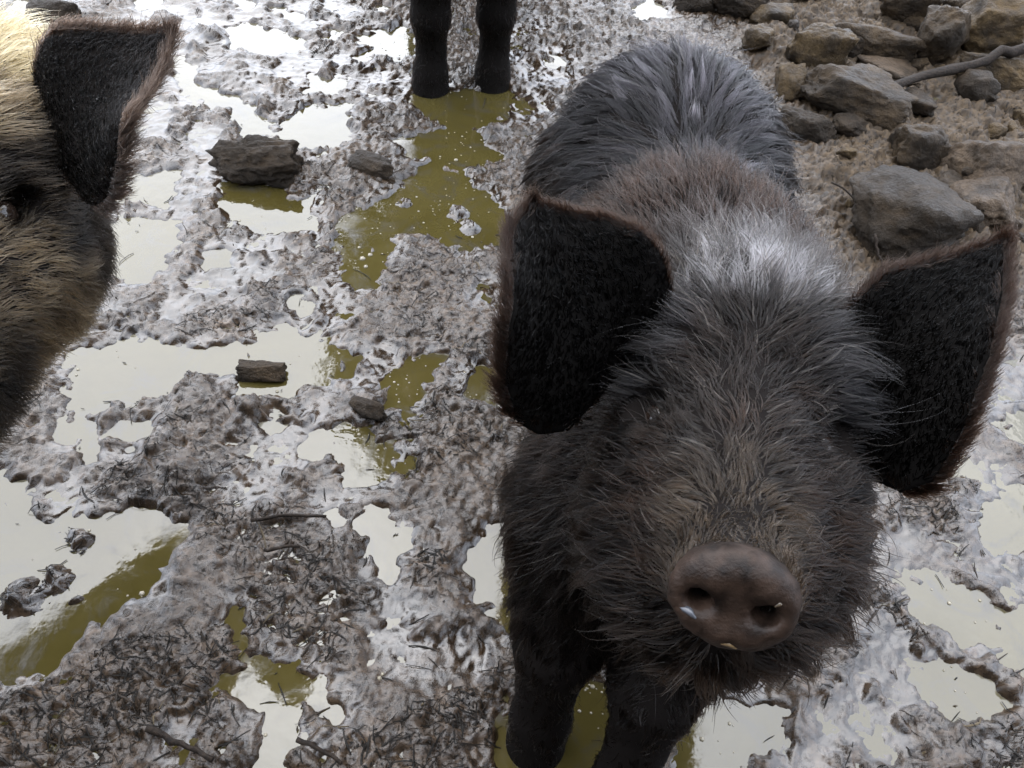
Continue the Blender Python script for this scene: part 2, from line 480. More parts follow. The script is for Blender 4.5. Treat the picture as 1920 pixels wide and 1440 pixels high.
H = H + (psd < 0) * sstep(-0.004, 0.004, H) * (0.004 * fine + 0.004 * fin2)
rough = np.where((psd < 0.004) & (H > 0.001), 0.9, rough)
H = H + bank * (0.014 + 0.022 * fbm(wx * 6 + 3, wy * 6, 4) + 0.012 * np.abs(fbm(wx * 17 + 8, wy * 17, 3)) + 0.003 * ridg + 0.002 * fine + 0.001 * fin2)
for i in range(70):
    hx, hy = RNG.uniform(-1.1, 1.1), RNG.uniform(0.25, 2.2); th = RNG.uniform(0, 6.28); sz = RNG.uniform(0.020, 0.030)
    u_ = (wx - hx) * math.cos(th) + (wy - hy) * math.sin(th); v_ = -(wx - hx) * math.sin(th) + (wy - hy) * math.cos(th)
    if abs(hx) > 1.0 and hy < 0.8: continue
    toe = np.exp(-((u_ / sz) ** 2 + ((v_ - 0.55 * sz) / (0.55 * sz)) ** 2) ** 1.5) + np.exp(-((u_ / sz) ** 2 + ((v_ + 0.55 * sz) / (0.55 * sz)) ** 2) ** 1.5)
    rim_ = np.exp(-((np.hypot(u_, v_) / (1.55 * sz)) - 1) ** 2 * 14)
    H = H + (-0.013 * np.clip(toe, 0, 1) + 0.0018 * rim_) * (psd > 0) * (1 - bank)
rough = np.clip(rough * (0.35 + 0.65 * sstep(-0.5, 0.15, perlin(X * 5 + 9, Y * 5))) + bank, 0, 1)
# trodden chopped straw and leaf bits: small raised slivers pressed into the mud
core = np.where((gx > -1.4) & (gx < 1.6))[0]; corey = np.where((gy > 0.17) & (gy < 2.75))[0]
x_lo, x_hi = gx[core[0]], gx[core[-1]]; y_lo, y_hi = gy[corey[0]], gy[corey[-1]]
NST = 60000
sxs = RNG.uniform(x_lo, x_hi, NST); sys_ = y_lo + (y_hi - y_lo) * RNG.uniform(0, 1, NST) ** 1.35
ang = RNG.normal(0.3, 1.0, NST); ln = 0.005 + 0.020 * RNG.random(NST) ** 2; wd = RNG.uniform(0.0014, 0.0034, NST); ht = RNG.uniform(0.001, 0.0062, NST)
ht *= np.where(RNG.random(NST) < 0.45, -1.5, 1.0)
for i in range(NST):
    i0 = np.searchsorted(gx, sxs[i] - ln[i]); i1 = np.searchsorted(gx, sxs[i] + ln[i])
    j0 = np.searchsorted(gy, sys_[i] - ln[i]); j1 = np.searchsorted(gy, sys_[i] + ln[i])
    if i1 - i0 < 2 or j1 - j0 < 2:
        continue
    rm = rough[(j0 + j1) // 2, (i0 + i1) // 2]
    if rm < 0.25:
        if RNG.random() > 0.04: continue
        rm = 0.4
    dx = gx[i0:i1][None, :] - sxs[i]; dy = gy[j0:j1][:, None] - sys_[i]
    ca, sa = math.cos(ang[i]), math.sin(ang[i])
    a = dx * ca + dy * sa; bq = -dx * sa + dy * ca + 6.0 * a * a * (0.5 if i % 2 else -0.5) * 4
    H[j0:j1, i0:i1] += ht[i] * rm * np.exp(-(bq / wd[i]) ** 2) * sstep(1.0, 0.7, np.abs(a) / ln[i])
far = sstep(1.7, 2.6, np.abs(X - 0.1)) + sstep(2.8, 3.6, Y) + sstep(0.1, -0.6, Y)
H = H + np.clip(far, 0, 1) * 0.03


def ground_z(x, y):
    i = int(np.clip(np.searchsorted(gx, x), 0, len(gx) - 1)); j = int(np.clip(np.searchsorted(gy, y), 0, len(gy) - 1))
    return float(H[j, i])


nyv, nxv = shp
idx = np.arange(nyv * nxv).reshape(shp)
fq = np.stack([idx[:-1, :-1].ravel(), idx[:-1, 1:].ravel(), idx[1:, 1:].ravel(), idx[1:, :-1].ravel()], 1)
mud = mesh_obj('mud_ground', np.stack([X.ravel(), Y.ravel(), H.ravel()], 1), fq, M_MUD, attrs={'dry': np.clip(bank, 0, 1).ravel(), 'film': np.clip(film * (1 - bank) * 0.9, 0, 1).ravel()})
tag(mud, kind='structure')

wxs = np.linspace(-2.0, 2.2, 43); wys = np.linspace(-0.2, 3.2, 35)
WX, WY = np.meshgrid(wxs, wys)
wi = np.arange(WX.size).reshape(WX.shape)
wf = np.stack([wi[:-1, :-1].ravel(), wi[:-1, 1:].ravel(), wi[1:, 1:].ravel(), wi[1:, :-1].ravel()], 1)
wat = mesh_obj('puddle_water', np.stack([WX.ravel(), WY.ravel(), 0 * WX.ravel()], 1), wf, M_WATER)
tag(wat, kind='structure')


# ------------------------------------------------------------------ signed-distance sculpting
class Sculpt:
    def __init__(s, lo, hi, res):
        s.lo = np.array(lo, float); s.res = res
        s.n = np.ceil((np.array(hi) - s.lo) / res).astype(int) + 1
        s.f = np.full(tuple(s.n), 0.5, np.float32)

    def block(s, lo, hi):
        a = np.clip(np.floor((np.asarray(lo) - s.lo) / s.res).astype(int), 0, s.n)
        b = np.clip(np.ceil((np.asarray(hi) - s.lo) / s.res).astype(int) + 1, 0, s.n)
        if np.any(b <= a): return None
        sl = tuple(slice(a[i], b[i]) for i in range(3))
        ax = [(s.lo[i] + s.res * np.arange(a[i], b[i])).astype(np.float32) for i in range(3)]
        P = np.stack(np.meshgrid(*ax, indexing='ij'), -1)
        return sl, P

    def blend(s, sl, d, k, sub=False):
        a = s.f[sl]
        if sub:
            d = -d
            h = np.maximum(k - np.abs(a - d), 0) / k
            s.f[sl] = np.maximum(a, d) + h * h * k * 0.25
        else:
            h = np.maximum(k - np.abs(a - d), 0) / k
            s.f[sl] = np.minimum(a, d) - h * h * k * 0.25

    def ell(s, c, r, fr=None, k=0.03, sub=False):
        c = np.asarray(c, float); r = np.asarray(r, float)
        R = max(r) + k + 3 * s.res
        bl = s.block(c - R, c + R)
        if bl is None: return
        sl, P = bl
        q = (P - c).astype(np.float32)
        if fr is not None: q = q @ np.asarray(fr, np.float32).T
        k0 = np.sqrt(((q / r) ** 2).sum(-1)) + 1e-6; k1 = np.sqrt(((q / (r * r)) ** 2).sum(-1)) + 1e-6
        s.blend(sl, k0 * (k0 - 1) / k1, k, sub)

    def cone(s, a, b, ra, rb, k=0.03):
        a = np.asarray(a, float); b = np.asarray(b, float)
        R = max(ra, rb) + k + 3 * s.res
        bl = s.block(np.minimum(a, b) - R, np.maximum(a, b) + R)
        if bl is None: return
        sl, P = bl
        ba = b - a; q = P - a
        t = np.clip((q @ ba) / (ba @ ba), 0, 1)
        d = np.linalg.norm(q - t[..., None] * ba, axis=-1) - (ra + (rb - ra) * t)
        s.blend(sl, d, k)

    def leaf(s, O, e1, e2, nn, poly, bowl, thick, k=0.02, mid=None):
        """curved shell: 2-D outline poly in (e1,e2), bowl(u,v) offset along nn"""
        pts = np.array([O + e1 * p[0] + e2 * p[1] for p in poly])
        bl = s.block(pts.min(0) - 0.06, pts.max(0) + 0.06)
        if bl is None: return
        sl, P = bl
        q = P - O
        u = q @ e1; v = q @ e2; w = q @ nn
        sd = poly_sd(u, v, poly)
        off = bowl(u, v)
        th = thick * np.clip(0.45 + (-sd) / 0.05, 0.45, 1.0)
        dw = np.abs(w - off) - th
        d = np.where((sd > 0) & (dw > 0), np.hypot(np.maximum(sd, 0), np.maximum(dw, 0)), np.maximum(sd, dw))
        s.blend(sl, d.astype(np.float32), k)

    def mesh(s):
        f = s.f; ins = f < 0
        n = s.n
        cnt = np.zeros(tuple(n - 1), np.int8)
        for dx in (0, 1):
            for dy in (0, 1):
                for dz in (0, 1):
                    cnt += ins[dx:n[0] - 1 + dx, dy:n[1] - 1 + dy, dz:n[2] - 1 + dz]
        act = (cnt > 0) & (cnt < 8)
        cells = np.argwhere(act)
        vid = np.full(act.shape, -1, np.int64); vid[act] = np.arange(len(cells))
        acc = np.zeros((len(cells), 3)); num = np.zeros(len(cells))
        cor = [(a, b, c) for a in (0, 1) for b in (0, 1) for c in (0, 1)]
        fv = {c: f[cells[:, 0] + c[0], cells[:, 1] + c[1], cells[:, 2] + c[2]] for c in cor}
        for c in cor:
            for axn in range(3):
                if c[axn] == 0:
                    d = list(c); d[axn] = 1; d = tuple(d)
                    fa, fb = fv[c], fv[d]
                    m = (fa < 0) != (fb < 0)
                    t = np.where(m, fa / (fa - fb + 1e-12), 0)
                    p = np.tile(np.array(c, float), (len(cells), 1)); p[:, axn] += t
                    acc[m] += p[m]; num[m] += 1
        V = s.lo + s.res * (cells + acc / num[:, None])
        faces = []
        for axn in range(3):
            o = [0, 1, 2]; o.remove(axn); p, q = o
            sl0 = [slice(None)] * 3; sl1 = [slice(None)] * 3
            sl0[axn] = slice(0, -1); sl1[axn] = slice(1, None)
            chg = ins[tuple(sl0)] != ins[tuple(sl1)]
            e = np.argwhere(chg)
            e = e[(e[:, p] > 0) & (e[:, q] > 0) & (e[:, p] < n[p] - 1) & (e[:, q] < n[q] - 1)]
            def cid(dp, dq):
                g = e.copy(); g[:, p] += dp; g[:, q] += dq
                return vid[g[:, 0], g[:, 1], g[:, 2]]
            qd = np.stack([cid(-1, -1), cid(0, -1), cid(0, 0), cid(-1, 0)], 1)
            first_in = ins[e[:, 0], e[:, 1], e[:, 2]]
            flip = first_in if axn != 1 else ~first_in
            qd[~flip] = qd[~flip][:, ::-1]
            faces.append(qd)
        F = np.concatenate(faces)
        F = F[(F >= 0).all(1)]
        # light smoothing
        nb = np.zeros_like(V); nc = np.zeros(len(V))
        E = np.concatenate([F[:, [0, 1]], F[:, [1, 2]], F[:, [2, 3]], F[:, [3, 0]]])
        for _ in range(2):
            nb[:] = 0; nc[:] = 0
            np.add.at(nb, E[:, 0], V[E[:, 1]]); np.add.at(nc, E[:, 0], 1)
            V = 0.5 * V + 0.5 * nb / np.maximum(nc, 1)[:, None]
        return V, F


def normals_of(V, F):
    t = np.concatenate([F[:, [0, 1, 2]], F[:, [0, 2, 3]]])
    fn = np.cross(V[t[:, 1]] - V[t[:, 0]], V[t[:, 2]] - V[t[:, 0]])
    vn = np.zeros_like(V)
    for i in range(3): np.add.at(vn, t[:, i], fn)
    vn /= np.linalg.norm(vn, axis=1)[:, None] + 1e-12
    return t, fn, vn


def unit(v):
    v = np.asarray(v, float)
    return v / (np.linalg.norm(v, axis=-1, keepdims=True) + 1e-12)


# ------------------------------------------------------------------ fur
def make_fur(name, parent, roots, nrm, flow, length, lift, tint, rad, mat, npts=8, clump=0.5, nclump=None, curl=0.15, grav=0.25, seed=1, wild=0.33, ctint=0.0, cpow=1.1):
    rng = np.random.default_rng(seed)
    n = len(roots)
    length = length * rng.uniform(0.55, 1.3, n)
    flow = unit(unit(flow) + rng.normal(0, wild, (n, 3)))
    flow = flow - nrm * (flow * nrm).sum(1)[:, None]; flow = unit(flow)
    lift = np.clip(lift * rng.uniform(0.6, 1.4, n), 0.04, 0.97)
    d0 = unit(nrm * lift[:, None] + flow * (1 - lift)[:, None])
    d1 = unit(flow + nrm * (0.25 * lift)[:, None] + np.array([0, 0, -1.0]) * (grav if np.ndim(grav) == 0 else grav[:, None]))
    bend = unit(rng.normal(0, 1, (n, 3))) * curl
    P = np.zeros((n, npts, 3)); P[:, 0] = roots - nrm * 0.001
    step = (length / (npts - 1))[:, None]
    for i in range(1, npts):
        t = (i - 0.5) / (npts - 1)
        dd = unit(d0 * (1 - t) + d1 * t + bend * (t * 1.6 - 0.3))
        P[:, i] = P[:, i - 1] + dd * step
    if nclump:
        cidx = rng.choice(n, nclump, replace=False)
        kd = kdtree.KDTree(nclump)
        for j, ci in enumerate(cidx): kd.insert(roots[ci], j)
        kd.balance()
        own = np.array([kd.find(r)[1] for r in roots])
        ow = cidx[own]
        if ctint:
            tint = tint * np.exp(rng.normal(0, ctint, nclump))[own][:, None]
        lr = (length / length[ow]).clip(0.5, 1.6)
        tt = np.linspace(0, 1, npts)
        fac = (clump if np.ndim(clump) == 0 else clump[:, None]) * (tt[None, :] ** cpow)
        fac = np.broadcast_to(fac, (n, npts))
        target = P[ow] * 1.0
        target = P[ow][:, :1] + (P[ow] - P[ow][:, :1]) * lr[:, None, None]
        P = P * (1 - fac[..., None]) + target * fac[..., None]
    cv = bpy.data.hair_curves.new(name)
    cv.add_curves([npts] * n)
    P = P - np.array(parent.location)
    cv.attributes['position'].data.foreach_set('vector', P.astype(np.float32).ravel())
    prof = (1 - np.linspace(0, 1, npts) ** 1.6) * 0.85 + 0.15
    ra = cv.attributes.get('radius') or cv.attributes.new('radius', 'FLOAT', 'POINT')
    rr = rad if np.ndim(rad) else np.full(n, rad)
    ra.data.foreach_set('value', (rr[:, None] * prof[None, :]).astype(np.float32).ravel())
    ta = cv.attributes.new('tint', 'FLOAT_COLOR', 'POINT')
    tc = np.repeat(np.c_[tint, np.ones(n)][:, None, :], npts, 1)
    ta.data.foreach_set('color', tc.astype(np.float32).ravel())
    cv.materials.append(mat)
    o = bpy.data.objects.new(name, cv)
    o.parent = parent
    COL.objects.link(o)
    return o


def sample_surface(V, t, fn, vn, n, dens, rng):
    area = np.linalg.norm(fn, axis=1) * dens
    c = np.cumsum(area); c /= c[-1]
    ti = np.searchsorted(c, rng.random(n))
    a = rng.random(n); b = rng.random(n); m = a + b > 1
    a[m] = 1 - a[m]; b[m] = 1 - b[m]
    w = np.stack([1 - a - b, a, b], 1)
    tv = t[ti]
    return (V[tv] * w[..., None]).sum(1), unit((vn[tv] * w[..., None]).sum(1))


def guide_field(pts, guides, power=5.0):
    gp = np.array([g[0] for g in guides]); gd = unit(np.array([g[1] for g in guides]))
    ot = np.array([[g[2], g[3], g[5], g[6]] for g in guides], float); gc = np.array([g[4] for g in guides], float)
    n = len(pts)
    D = np.zeros((n, 3)); O = np.zeros((n, 4)); C = np.zeros((n, 3))
    for i in range(0, n, 20000):
        q = pts[i:i + 20000]
        d = np.linalg.norm(q[:, None, :] - gp[None], axis=2) + 1e-3
        w = d ** -power; w /= w.sum(1, keepdims=True)
        D[i:i + 20000] = w @ gd; O[i:i + 20000] = w @ ot; C[i:i + 20000] = w @ gc
    return D, O, C


# colours (linear) of hair
BLACK = (0.0042, 0.0027, 0.0020); DBROWN = (0.0095, 0.0054, 0.0035); BROWN = (0.0078, 0.0045, 0.0031)
GREY = (0.032, 0.0300, 0.0300); SLATE = (0.0095, 0.0088, 0.0100); TAN = (0.021, 0.0145, 0.0095); RUST = (0.0085, 0.0048, 0.0032)


class Head:
    """frame of a pig's head: s along the dorsal line from poll to nose, t to the animal's left, v up"""
    def __init__(s, poll, nose, lat, sc):
        s.o = np.asarray(poll, float); s.f = unit(np.asarray(nose) - s.o)
        lat = np.asarray(lat, float); s.l = unit(lat - s.f * (lat @ s.f))
        s.n = np.cross(s.l, s.f)
        if s.n[2] < 0: s.n = -s.n
        s.sc = sc
        s.L = np.linalg.norm(np.asarray(nose) - s.o) / sc
        s.fr = np.stack([s.f, s.l, s.n])

    def p(s, a, b, c):
        return s.o + s.sc * (s.f * a + s.l * b + s.n * c)

    def d(s, a, b, c):
        return s.f * a + s.l * b + s.n * c


def sculpt_head(S, _h, wide=1.0):
    c = _h.sc; h = Head.__new__(Head)
    h.__dict__.update(_h.__dict__); h.l = _h.l * wide
    S.ell(h.p(0.045, 0, -0.088), np.array((0.105, 0.086, 0.090)) * c, h.fr, 0.03)
    for q in (-1, 1):
        S.ell(h.p(0.100, 0.048 * q, -0.045), np.array((0.05, 0.034, 0.034)) * c, h.fr, 0.03)
        S.ell(h.p(0.115, 0.050 * q, -0.125), np.array((0.095, 0.040, 0.080)) * c, h.fr, 0.03)
    S.cone(h.p(0.10, 0, -0.072), h.p(0.295, 0, -0.045), 0.072 * c, 0.041 * c, 0.03)
    for q in (-1, 1):
        S.cone(h.p(0.15, 0.03 * q, -0.095), h.p(0.27, 0.018 * q, -0.072), 0.058 * c, 0.036 * c, 0.03)
    S.cone(h.p(0.08, 0, -0.165), h.p(0.298, 0, -0.118), 0.065 * c, 0.034 * c, 0.03)
    for q in (-1, 1):   # eye sockets
        S.ell(h.p(0.162, 0.068 * q, -0.050), np.array((0.024, 0.020, 0.016)) * c, h.fr, 0.014, True)


def ear_plane(pa, pb, pc):
    """plane through three world points; e1, e2 in the plane, nn toward the camera"""
    O = (pa + pb + pc) / 3
    e1 = unit(pb - pa); nn = unit(np.cross(e1, pc - pa))
    if nn @ (cC - O) < 0: nn = -nn
    e2 = np.cross(nn, e1)
    return O, e1, e2, nn


def px_on_plane(px, py, O, nn):
    d = cF + cR * (px - 960) / FPX + cU * (720 - py) / FPX
    return cC + d * (((O - cC) @ nn) / (d @ nn))


class Ear:
    def __init__(s, pa, pb, pc, pix, bowl=9.0):
        s.O, s.e1, s.e2, s.nn = ear_plane(pa, pb, pc)
        s.w = np.array([px_on_plane(x, y, s.O, s.nn) for x, y in pix])
        s.poly = [((q - s.O) @ s.e1, (q - s.O) @ s.e2) for q in s.w]
        s.k = bowl

    def off(s, u, v):
        if not hasattr(s, 'ba'):
            fx = sorted(set(s.fixed) | {(i + 1) % len(s.poly) for i in s.fixed})
            s.ba = np.mean([s.poly[i] for i in fx], 0); tip = np.array(s.poly[s.tipi]); s.ln = np.linalg.norm(tip - s.ba); s.ax = (tip - s.ba) / s.ln
        a = ((u - s.ba[0]) * s.ax[0] + (v - s.ba[1]) * s.ax[1]) / s.ln
        p = -(u - s.ba[0]) * s.ax[1] + (v - s.ba[1]) * s.ax[0]
        return np.clip(s.k * p * p, 0, 0.034) * np.clip(a * 1.6, 0, 1) - 0.030 * np.clip(1 - a * 1.7, 0, 1.3) ** 1.5 - 0.008 + 0.012 * np.clip(a - 0.6, 0, 1)

    def sculpt(s, S, thick=0.009, k=0.018):
        S.leaf(s.O, s.e1, s.e2, s.nn, s.poly, s.off, thick, k)

    def near(s, P):
        q = P - s.O
        u = q @ s.e1; v = q @ s.e2; w = q @ s.nn
        sd = poly_sd(u, v, s.poly)
        return sd, np.abs(w - s.off(u, v)), w - s.off(u, v)

    def rim(s, n, rng):
        """random points along the free edge, with outward directions"""
        pl = np.array(s.poly); m = len(pl)
        seg = np.roll(pl, -1, 0) - pl; ln_ = np.linalg.norm(seg, axis=1)
        ln_[s.fixed] = 0
        c = np.cumsum(ln_) / ln_.sum()
        i = np.searchsorted(c, rng.random(n)); t = rng.random(n)
        p2 = pl[i] + seg[i] * t[:, None]
        ctr = pl.mean(0)
        nrm2 = np.stack([seg[i][:, 1], -seg[i][:, 0]], 1); nrm2 /= np.linalg.norm(nrm2, axis=1)[:, None]
        sgn = np.sign((nrm2 * (p2 - ctr)).sum(1)); nrm2 *= sgn[:, None]
        tocent = p2 - ctr
        P = s.O + p2[:, :1] * s.e1 + p2[:, 1:] * s.e2 + s.off(p2[:, 0], p2[:, 1])[:, None] * s.nn + s.nn * rng.uniform(-0.004, 0.004, n)[:, None]
        D = nrm2[:, :1] * s.e1 + nrm2[:, 1:] * s.e2
        return P, D


def eyes(h, parent, wide=1.0):
    m = bpy.data.materials.get('pig_eye') or mat_plain('pig_eye', (0.012, 0.008, 0.006), 0.08, 0, 100, 0.3)
    for q in (-1, 1):
        bm = bmesh.new(); bmesh.ops.create_uvsphere(bm, u_segments=20, v_segments=12, radius=0.0115 * h.sc)
        c = h.p(0.162, 0.0610 * q * wide, -0.054)
        V = np.array([v.co for v in bm.verts]) + c
        F = [tuple(v.index for v in f.verts) for f in bm.faces]
        bm.free()
        mesh_obj('eye', V, np.array(F, dtype=object), m, parent)


# ------------------------------------------------------------------ the black pig looking up
def black_pig():
    poll = W(1424, 505, 0.715); nose = W(1376, 1062, 0.468)
    lat = math.cos(math.radians(1)) * cR - math.sin(math.radians(1)) * cU
    h = Head(poll, nose, lat, 0.95)
    S = Sculpt((-0.06, 0.14, -0.04), (0.46, 1.24, 0.68), 0.0040)
    bx = 0.178
    S.ell((bx, 0.55, 0.325), (0.142, 0.20, 0.160), None, 0.05)
    S.ell((bx, 0.76, 0.315), (0.150, 0.26, 0.165), None, 0.05)
    S.ell((bx, 0.99, 0.340), (0.148, 0.185, 0.160), None, 0.05)
    S.ell((bx, 0.68, 0.42), (0.115, 0.16, 0.085), None, 0.05)
    S.cone((bx, 0.66, 0.40), h.p(0.03, 0, -0.09), 0.125, 0.10, 0.05)
    S.cone((bx - 0.01, 0.50, 0.33), h.p(0.06, 0, -0.16), 0.125, 0.085, 0.05)
    sculpt_head(S, h)
    for q in (-1, 1):
        S.ell(h.p(0.19, 0.056 * q, -0.118), (0.085, 0.046, 0.060), h.fr, 0.03)
        S.ell(h.p(0.25, 0.036 * q, -0.115), (0.06, 0.040, 0.042), h.fr, 0.03)
    # snout disc
    nc = W(1374, 1140, 0.462)
    dn = unit(0.80 * h.f + 0.60 * unit(cC - nc)); dl = unit(h.l - dn * (h.l @ dn)); du = np.cross(dl, dn)
    if du[2] < 0: du = -du
    dfr = np.stack([dn, dl, du])
    S.ell(nc - dn * 0.009, (0.0110, 0.0355, 0.0305), dfr, 0.008)
    S.ell(nc - dn * 0.028, (0.024, 0.031, 0.027), dfr, 0.02)
    for q in (-1, 1):
        S.ell(nc + dl * 0.0178 * q - du * 0.002 - dn * 0.006, (0.026, 0.0078, 0.0064), dfr, 0.006, True)
    S.ell(nc + dn * 0.0110 - du * 0.002, (0.0130, 0.0285, 0.0225), dfr, 0.003, True)
    # mouth line
    S.ell(nc - du * 0.036 - dn * 0.030, (0.030, 0.030, 0.0035), dfr, 0.006, True)
    # ears
    eL = Ear(W(1240, 545, 0.672), W(1105, 770, 0.625), W(1000, 385, 0.640),
             [(1262, 560), (1215, 492), (1120, 425), (1000, 380), (958, 430), (942, 520), (938, 620), (955, 705), (1000, 768), (1060, 800), (1130, 790), (1200, 690)])
    eL.fixed = [8, 9, 10, 11]; eL.tipi = 3
    eR = Ear(W(1600, 560, 0.675), W(1640, 855, 0.615), W(1885, 452, 0.640),
             [(1585, 590), (1660, 530), (1760, 492), (1885, 448), (1882, 560), (1858, 680), (1810, 790), (1745, 872), (1680, 885), (1610, 850), (1560, 760)])
    eR.fixed = [8, 9, 10]; eR.tipi = 3
    eL.sculpt(S); eR.sculpt(S)
    # front legs
    S.cone((0.085, 0.46, 0.30), (0.072, 0.385, 0.19), 0.078, 0.041, 0.04)
    S.cone((0.072, 0.385, 0.19), (0.070, 0.362, 0.06), 0.039, 0.029, 0.02)
    S.cone((0.070, 0.362, 0.06), (0.070, 0.352, -0.02), 0.031, 0.036, 0.02)
    S.cone((0.235, 0.46, 0.30), (0.168, 0.34, 0.20), 0.078, 0.040, 0.04)
    S.cone((0.168, 0.34, 0.20), (0.160, 0.300, 0.07), 0.037, 0.029, 0.02)
    S.cone((0.160, 0.300, 0.07), (0.157, 0.288, -0.02), 0.031, 0.036, 0.02)
    # hind legs and tail
    for q in (-1, 1):
        x = bx + 0.085 * q
        S.cone((x, 1.02, 0.30), (x + 0.01 * q, 0.97, 0.19), 0.095, 0.06, 0.04)
        S.cone((x + 0.01 * q, 0.97, 0.19), (x, 1.08, 0.145), 0.058, 0.034, 0.02)
        S.cone((x, 1.08, 0.145), (x, 1.06, -0.02), 0.033, 0.033, 0.02)
    S.cone((bx, 1.16, 0.40), (bx + 0.01, 1.20, 0.28), 0.014, 0.008, 0.01)
    V, F = S.mesh()
    t, fn, vn = normals_of(V, F)
    # tint of the bare skin
    dq = np.hypot((V - nc) @ dl / 0.037, (V - nc) @ du / 0.032); dsel = np.where((dq < 1.1) & (((V - nc) @ dn) > -0.022))[0]
    V[dsel] += vn[dsel] * np.array([0.0016 * mnoise.fractal(Vector(v * 95), 0.9, 2.2, 4) for v in V[dsel]])[:, None]
    t, fn, vn = normals_of(V, F)
    dn_ = (V - nc) @ dn; rr = np.hypot((V - nc) @ dl / 0.036, (V - nc) @ du / 0.031)
    disc = sstep(1.08, 0.95, rr) * sstep(-0.022, -0.012, dn_)
    tint = np.tile(np.array((0.0045, 0.0036, 0.0032)), (len(V), 1))
    dk = np.where(disc > 0)[0]
    nz = np.ones(len(V)); nz[dk] = [1 + 1.1 * mnoise.fractal(Vector(v * 90), 0.8, 2.0, 4) for v in V[dk]]
    nz = np.clip(nz, .25, 2.2)[:, None]
    tint = tint * (1 - disc[:, None]) + np.array((0.0165, 0.0102, 0.0072)) * nz * disc[:, None]
    root = empty('pig', (bx, 0.7, 0.0))
    tag(root, 'dark wet shaggy pig lifting its snout, standing in mud beside the stony bank', 'pig', 'pigs in the mud')
    mesh_obj('body', V, F, M_SKIN, root, attrs={'tint': tint, 'gloss': disc})
    eyes(h, root)

    # ---- hair guides: pos, dir, length, lift, colour, clump, gravity
    g = []
    def B(x, y, z, d, ln_, lift, col, cl=0.6, gr=0.2): g.append(((x, y, z), d, ln_, lift, col, cl, gr))
    def Hd(a, b, c, d, ln_, lift, col, cl=0.45, gr=0.1): g.append((tuple(h.p(a, b, c)), tuple(h.d(*d)), ln_, lift, col, cl, gr))
    for y in (0.86, 0.95, 1.05, 1.12):
        B(bx, y, 0.50, (0, 1, 0.1), .050, .30, SLATE, .95, .15)
        for q in (-1, 1):
            B(bx + .05 * q, y, .49, (.55 * q, .8, 0), .055, .22, SLATE, .95, .25)
            B(bx + .10 * q, y, .44, (.8 * q, .5, -.3), .052, .26, (.0065, .0058, .0060), .95, .4)
            B(bx + .145 * q, y, .36, (.3 * q, .35, -.8), .048, .22, BLACK, .95, .4)
            B(bx + .15 * q, y, .25, (.1 * q, .3, -.9), .04, .2, BLACK, .7, .4)
    for y in (0.60, 0.68, 0.76):
        B(bx, y, 0.51, (0, .8, .5), .030, .62, BROWN, .25, .0)
        for q in (-1, 1):
            B(bx + .06 * q, y, .49, (.4 * q, .8, .2), .030, .55, BROWN, .3, .05)
            B(bx + .11 * q, y, .44, (.6 * q, .6, -.3), .034, .4, DBROWN, .4, .2)
            B(bx + .145 * q, y, .34, (.2 * q, .4, -.8), .036, .3, BLACK, .5, .3)
            B(bx + .15 * q, y, .22, (.1 * q, .3, -.9), .034, .25, BLACK, .5, .3)
    for q in (-1, 1):
        B(bx + .13 * q, .45, .36, (.3 * q, .1, -.9), .032, .35, BLACK, .5, .3)
        B(bx + .13 * q, .42, .26, (.2 * q, .0, -.9), .030, .3, BLACK, .5, .3)
        B(bx + .06 * q, .36, .30, (.1 * q, -.2, -.9), .03, .3, BLACK, .5, .3)
    for (x, y) in ((.07, .36), (.16, .30)):
        for z in (.02, .1, .18): B(x, y, z, (0, .05, -1), .014, .14, BLACK, .5, .2)
    # head
    Hd(-.01, 0, .00, (-.9, 0, .5), .038, .55, GREY, .35, .0)
    for q in (-1, 1):
        Hd(-.01, .035 * q, -.005, (-.8, .35 * q, .5), .036, .55, (.020, .018, .017), .35, .0)
        Hd(.02, .07 * q, -.03, (-.5, .7 * q, .3), .030, .5, (.009, .0066, .005), .35, .05)
        Hd(.05, .03 * q, .0, (-.9, .2 * q, .2), .036, .42, (.010, .009, .0085), .6, .05)
        Hd(.075, .065 * q, -.02, (-.3, .9 * q, .1), .046, .42, (.006, .0053, .005), .5, .05)
        Hd(.105, .055 * q, -.01, (-.25, .95 * q, .15), .046, .42, (.0095, .009, .0095), .6, .05)
        Hd(.125, .075 * q, -.03, (-.2, .95 * q, .05), .044, .42, (.0085, .0082, .0088), .6, .1)
        Hd(.12, .02 * q, .0, (-.6, .5 * q, .1), .028, .32, BLACK, .4, .05)
        Hd(.16, .045 * q, -.01, (-.5, .7 * q, .0), .022, .28, BLACK, .4, .1)
        Hd(.17, .085 * q, -.07, (-.5, .6 * q, -.4), .026, .35, BLACK, .4, .2)
        Hd(.11, .11 * q, -.12, (-.4, .6 * q, -.6), .032, .4, BLACK, .45, .3)
        Hd(.05, .10 * q, -.14, (-.5, .5 * q, -.6), .034, .4, BLACK, .45, .3)
        Hd(.10, .09 * q, -.19, (-.2, .4 * q, -.9), .038, .4, BLACK, .6, .35)
        Hd(.205, .022 * q, -.0, (-.5, .75 * q, .1), .024, .34, (.006, .0042, .0032), .45, .05)
        Hd(.245, .025 * q, -.0, (-.35, .9 * q, .1), .022, .36, (.006, .0043, .0032), .5, .05)
        Hd(.245, .05 * q, -.04, (-.35, .8 * q, -.2), .026, .38, DBROWN, .5, .1)
        Hd(.285, .030 * q, -.02, (-.3, .9 * q, .0), .016, .42, TAN, .4, .05)
        Hd(.285, .042 * q, -.05, (-.35, .85 * q, -.2), .022, .42, DBROWN, .45, .1)
        Hd(.27, .040 * q, -.09, (-.3, .7 * q, -.6), .028, .4, BLACK, .6, .25)
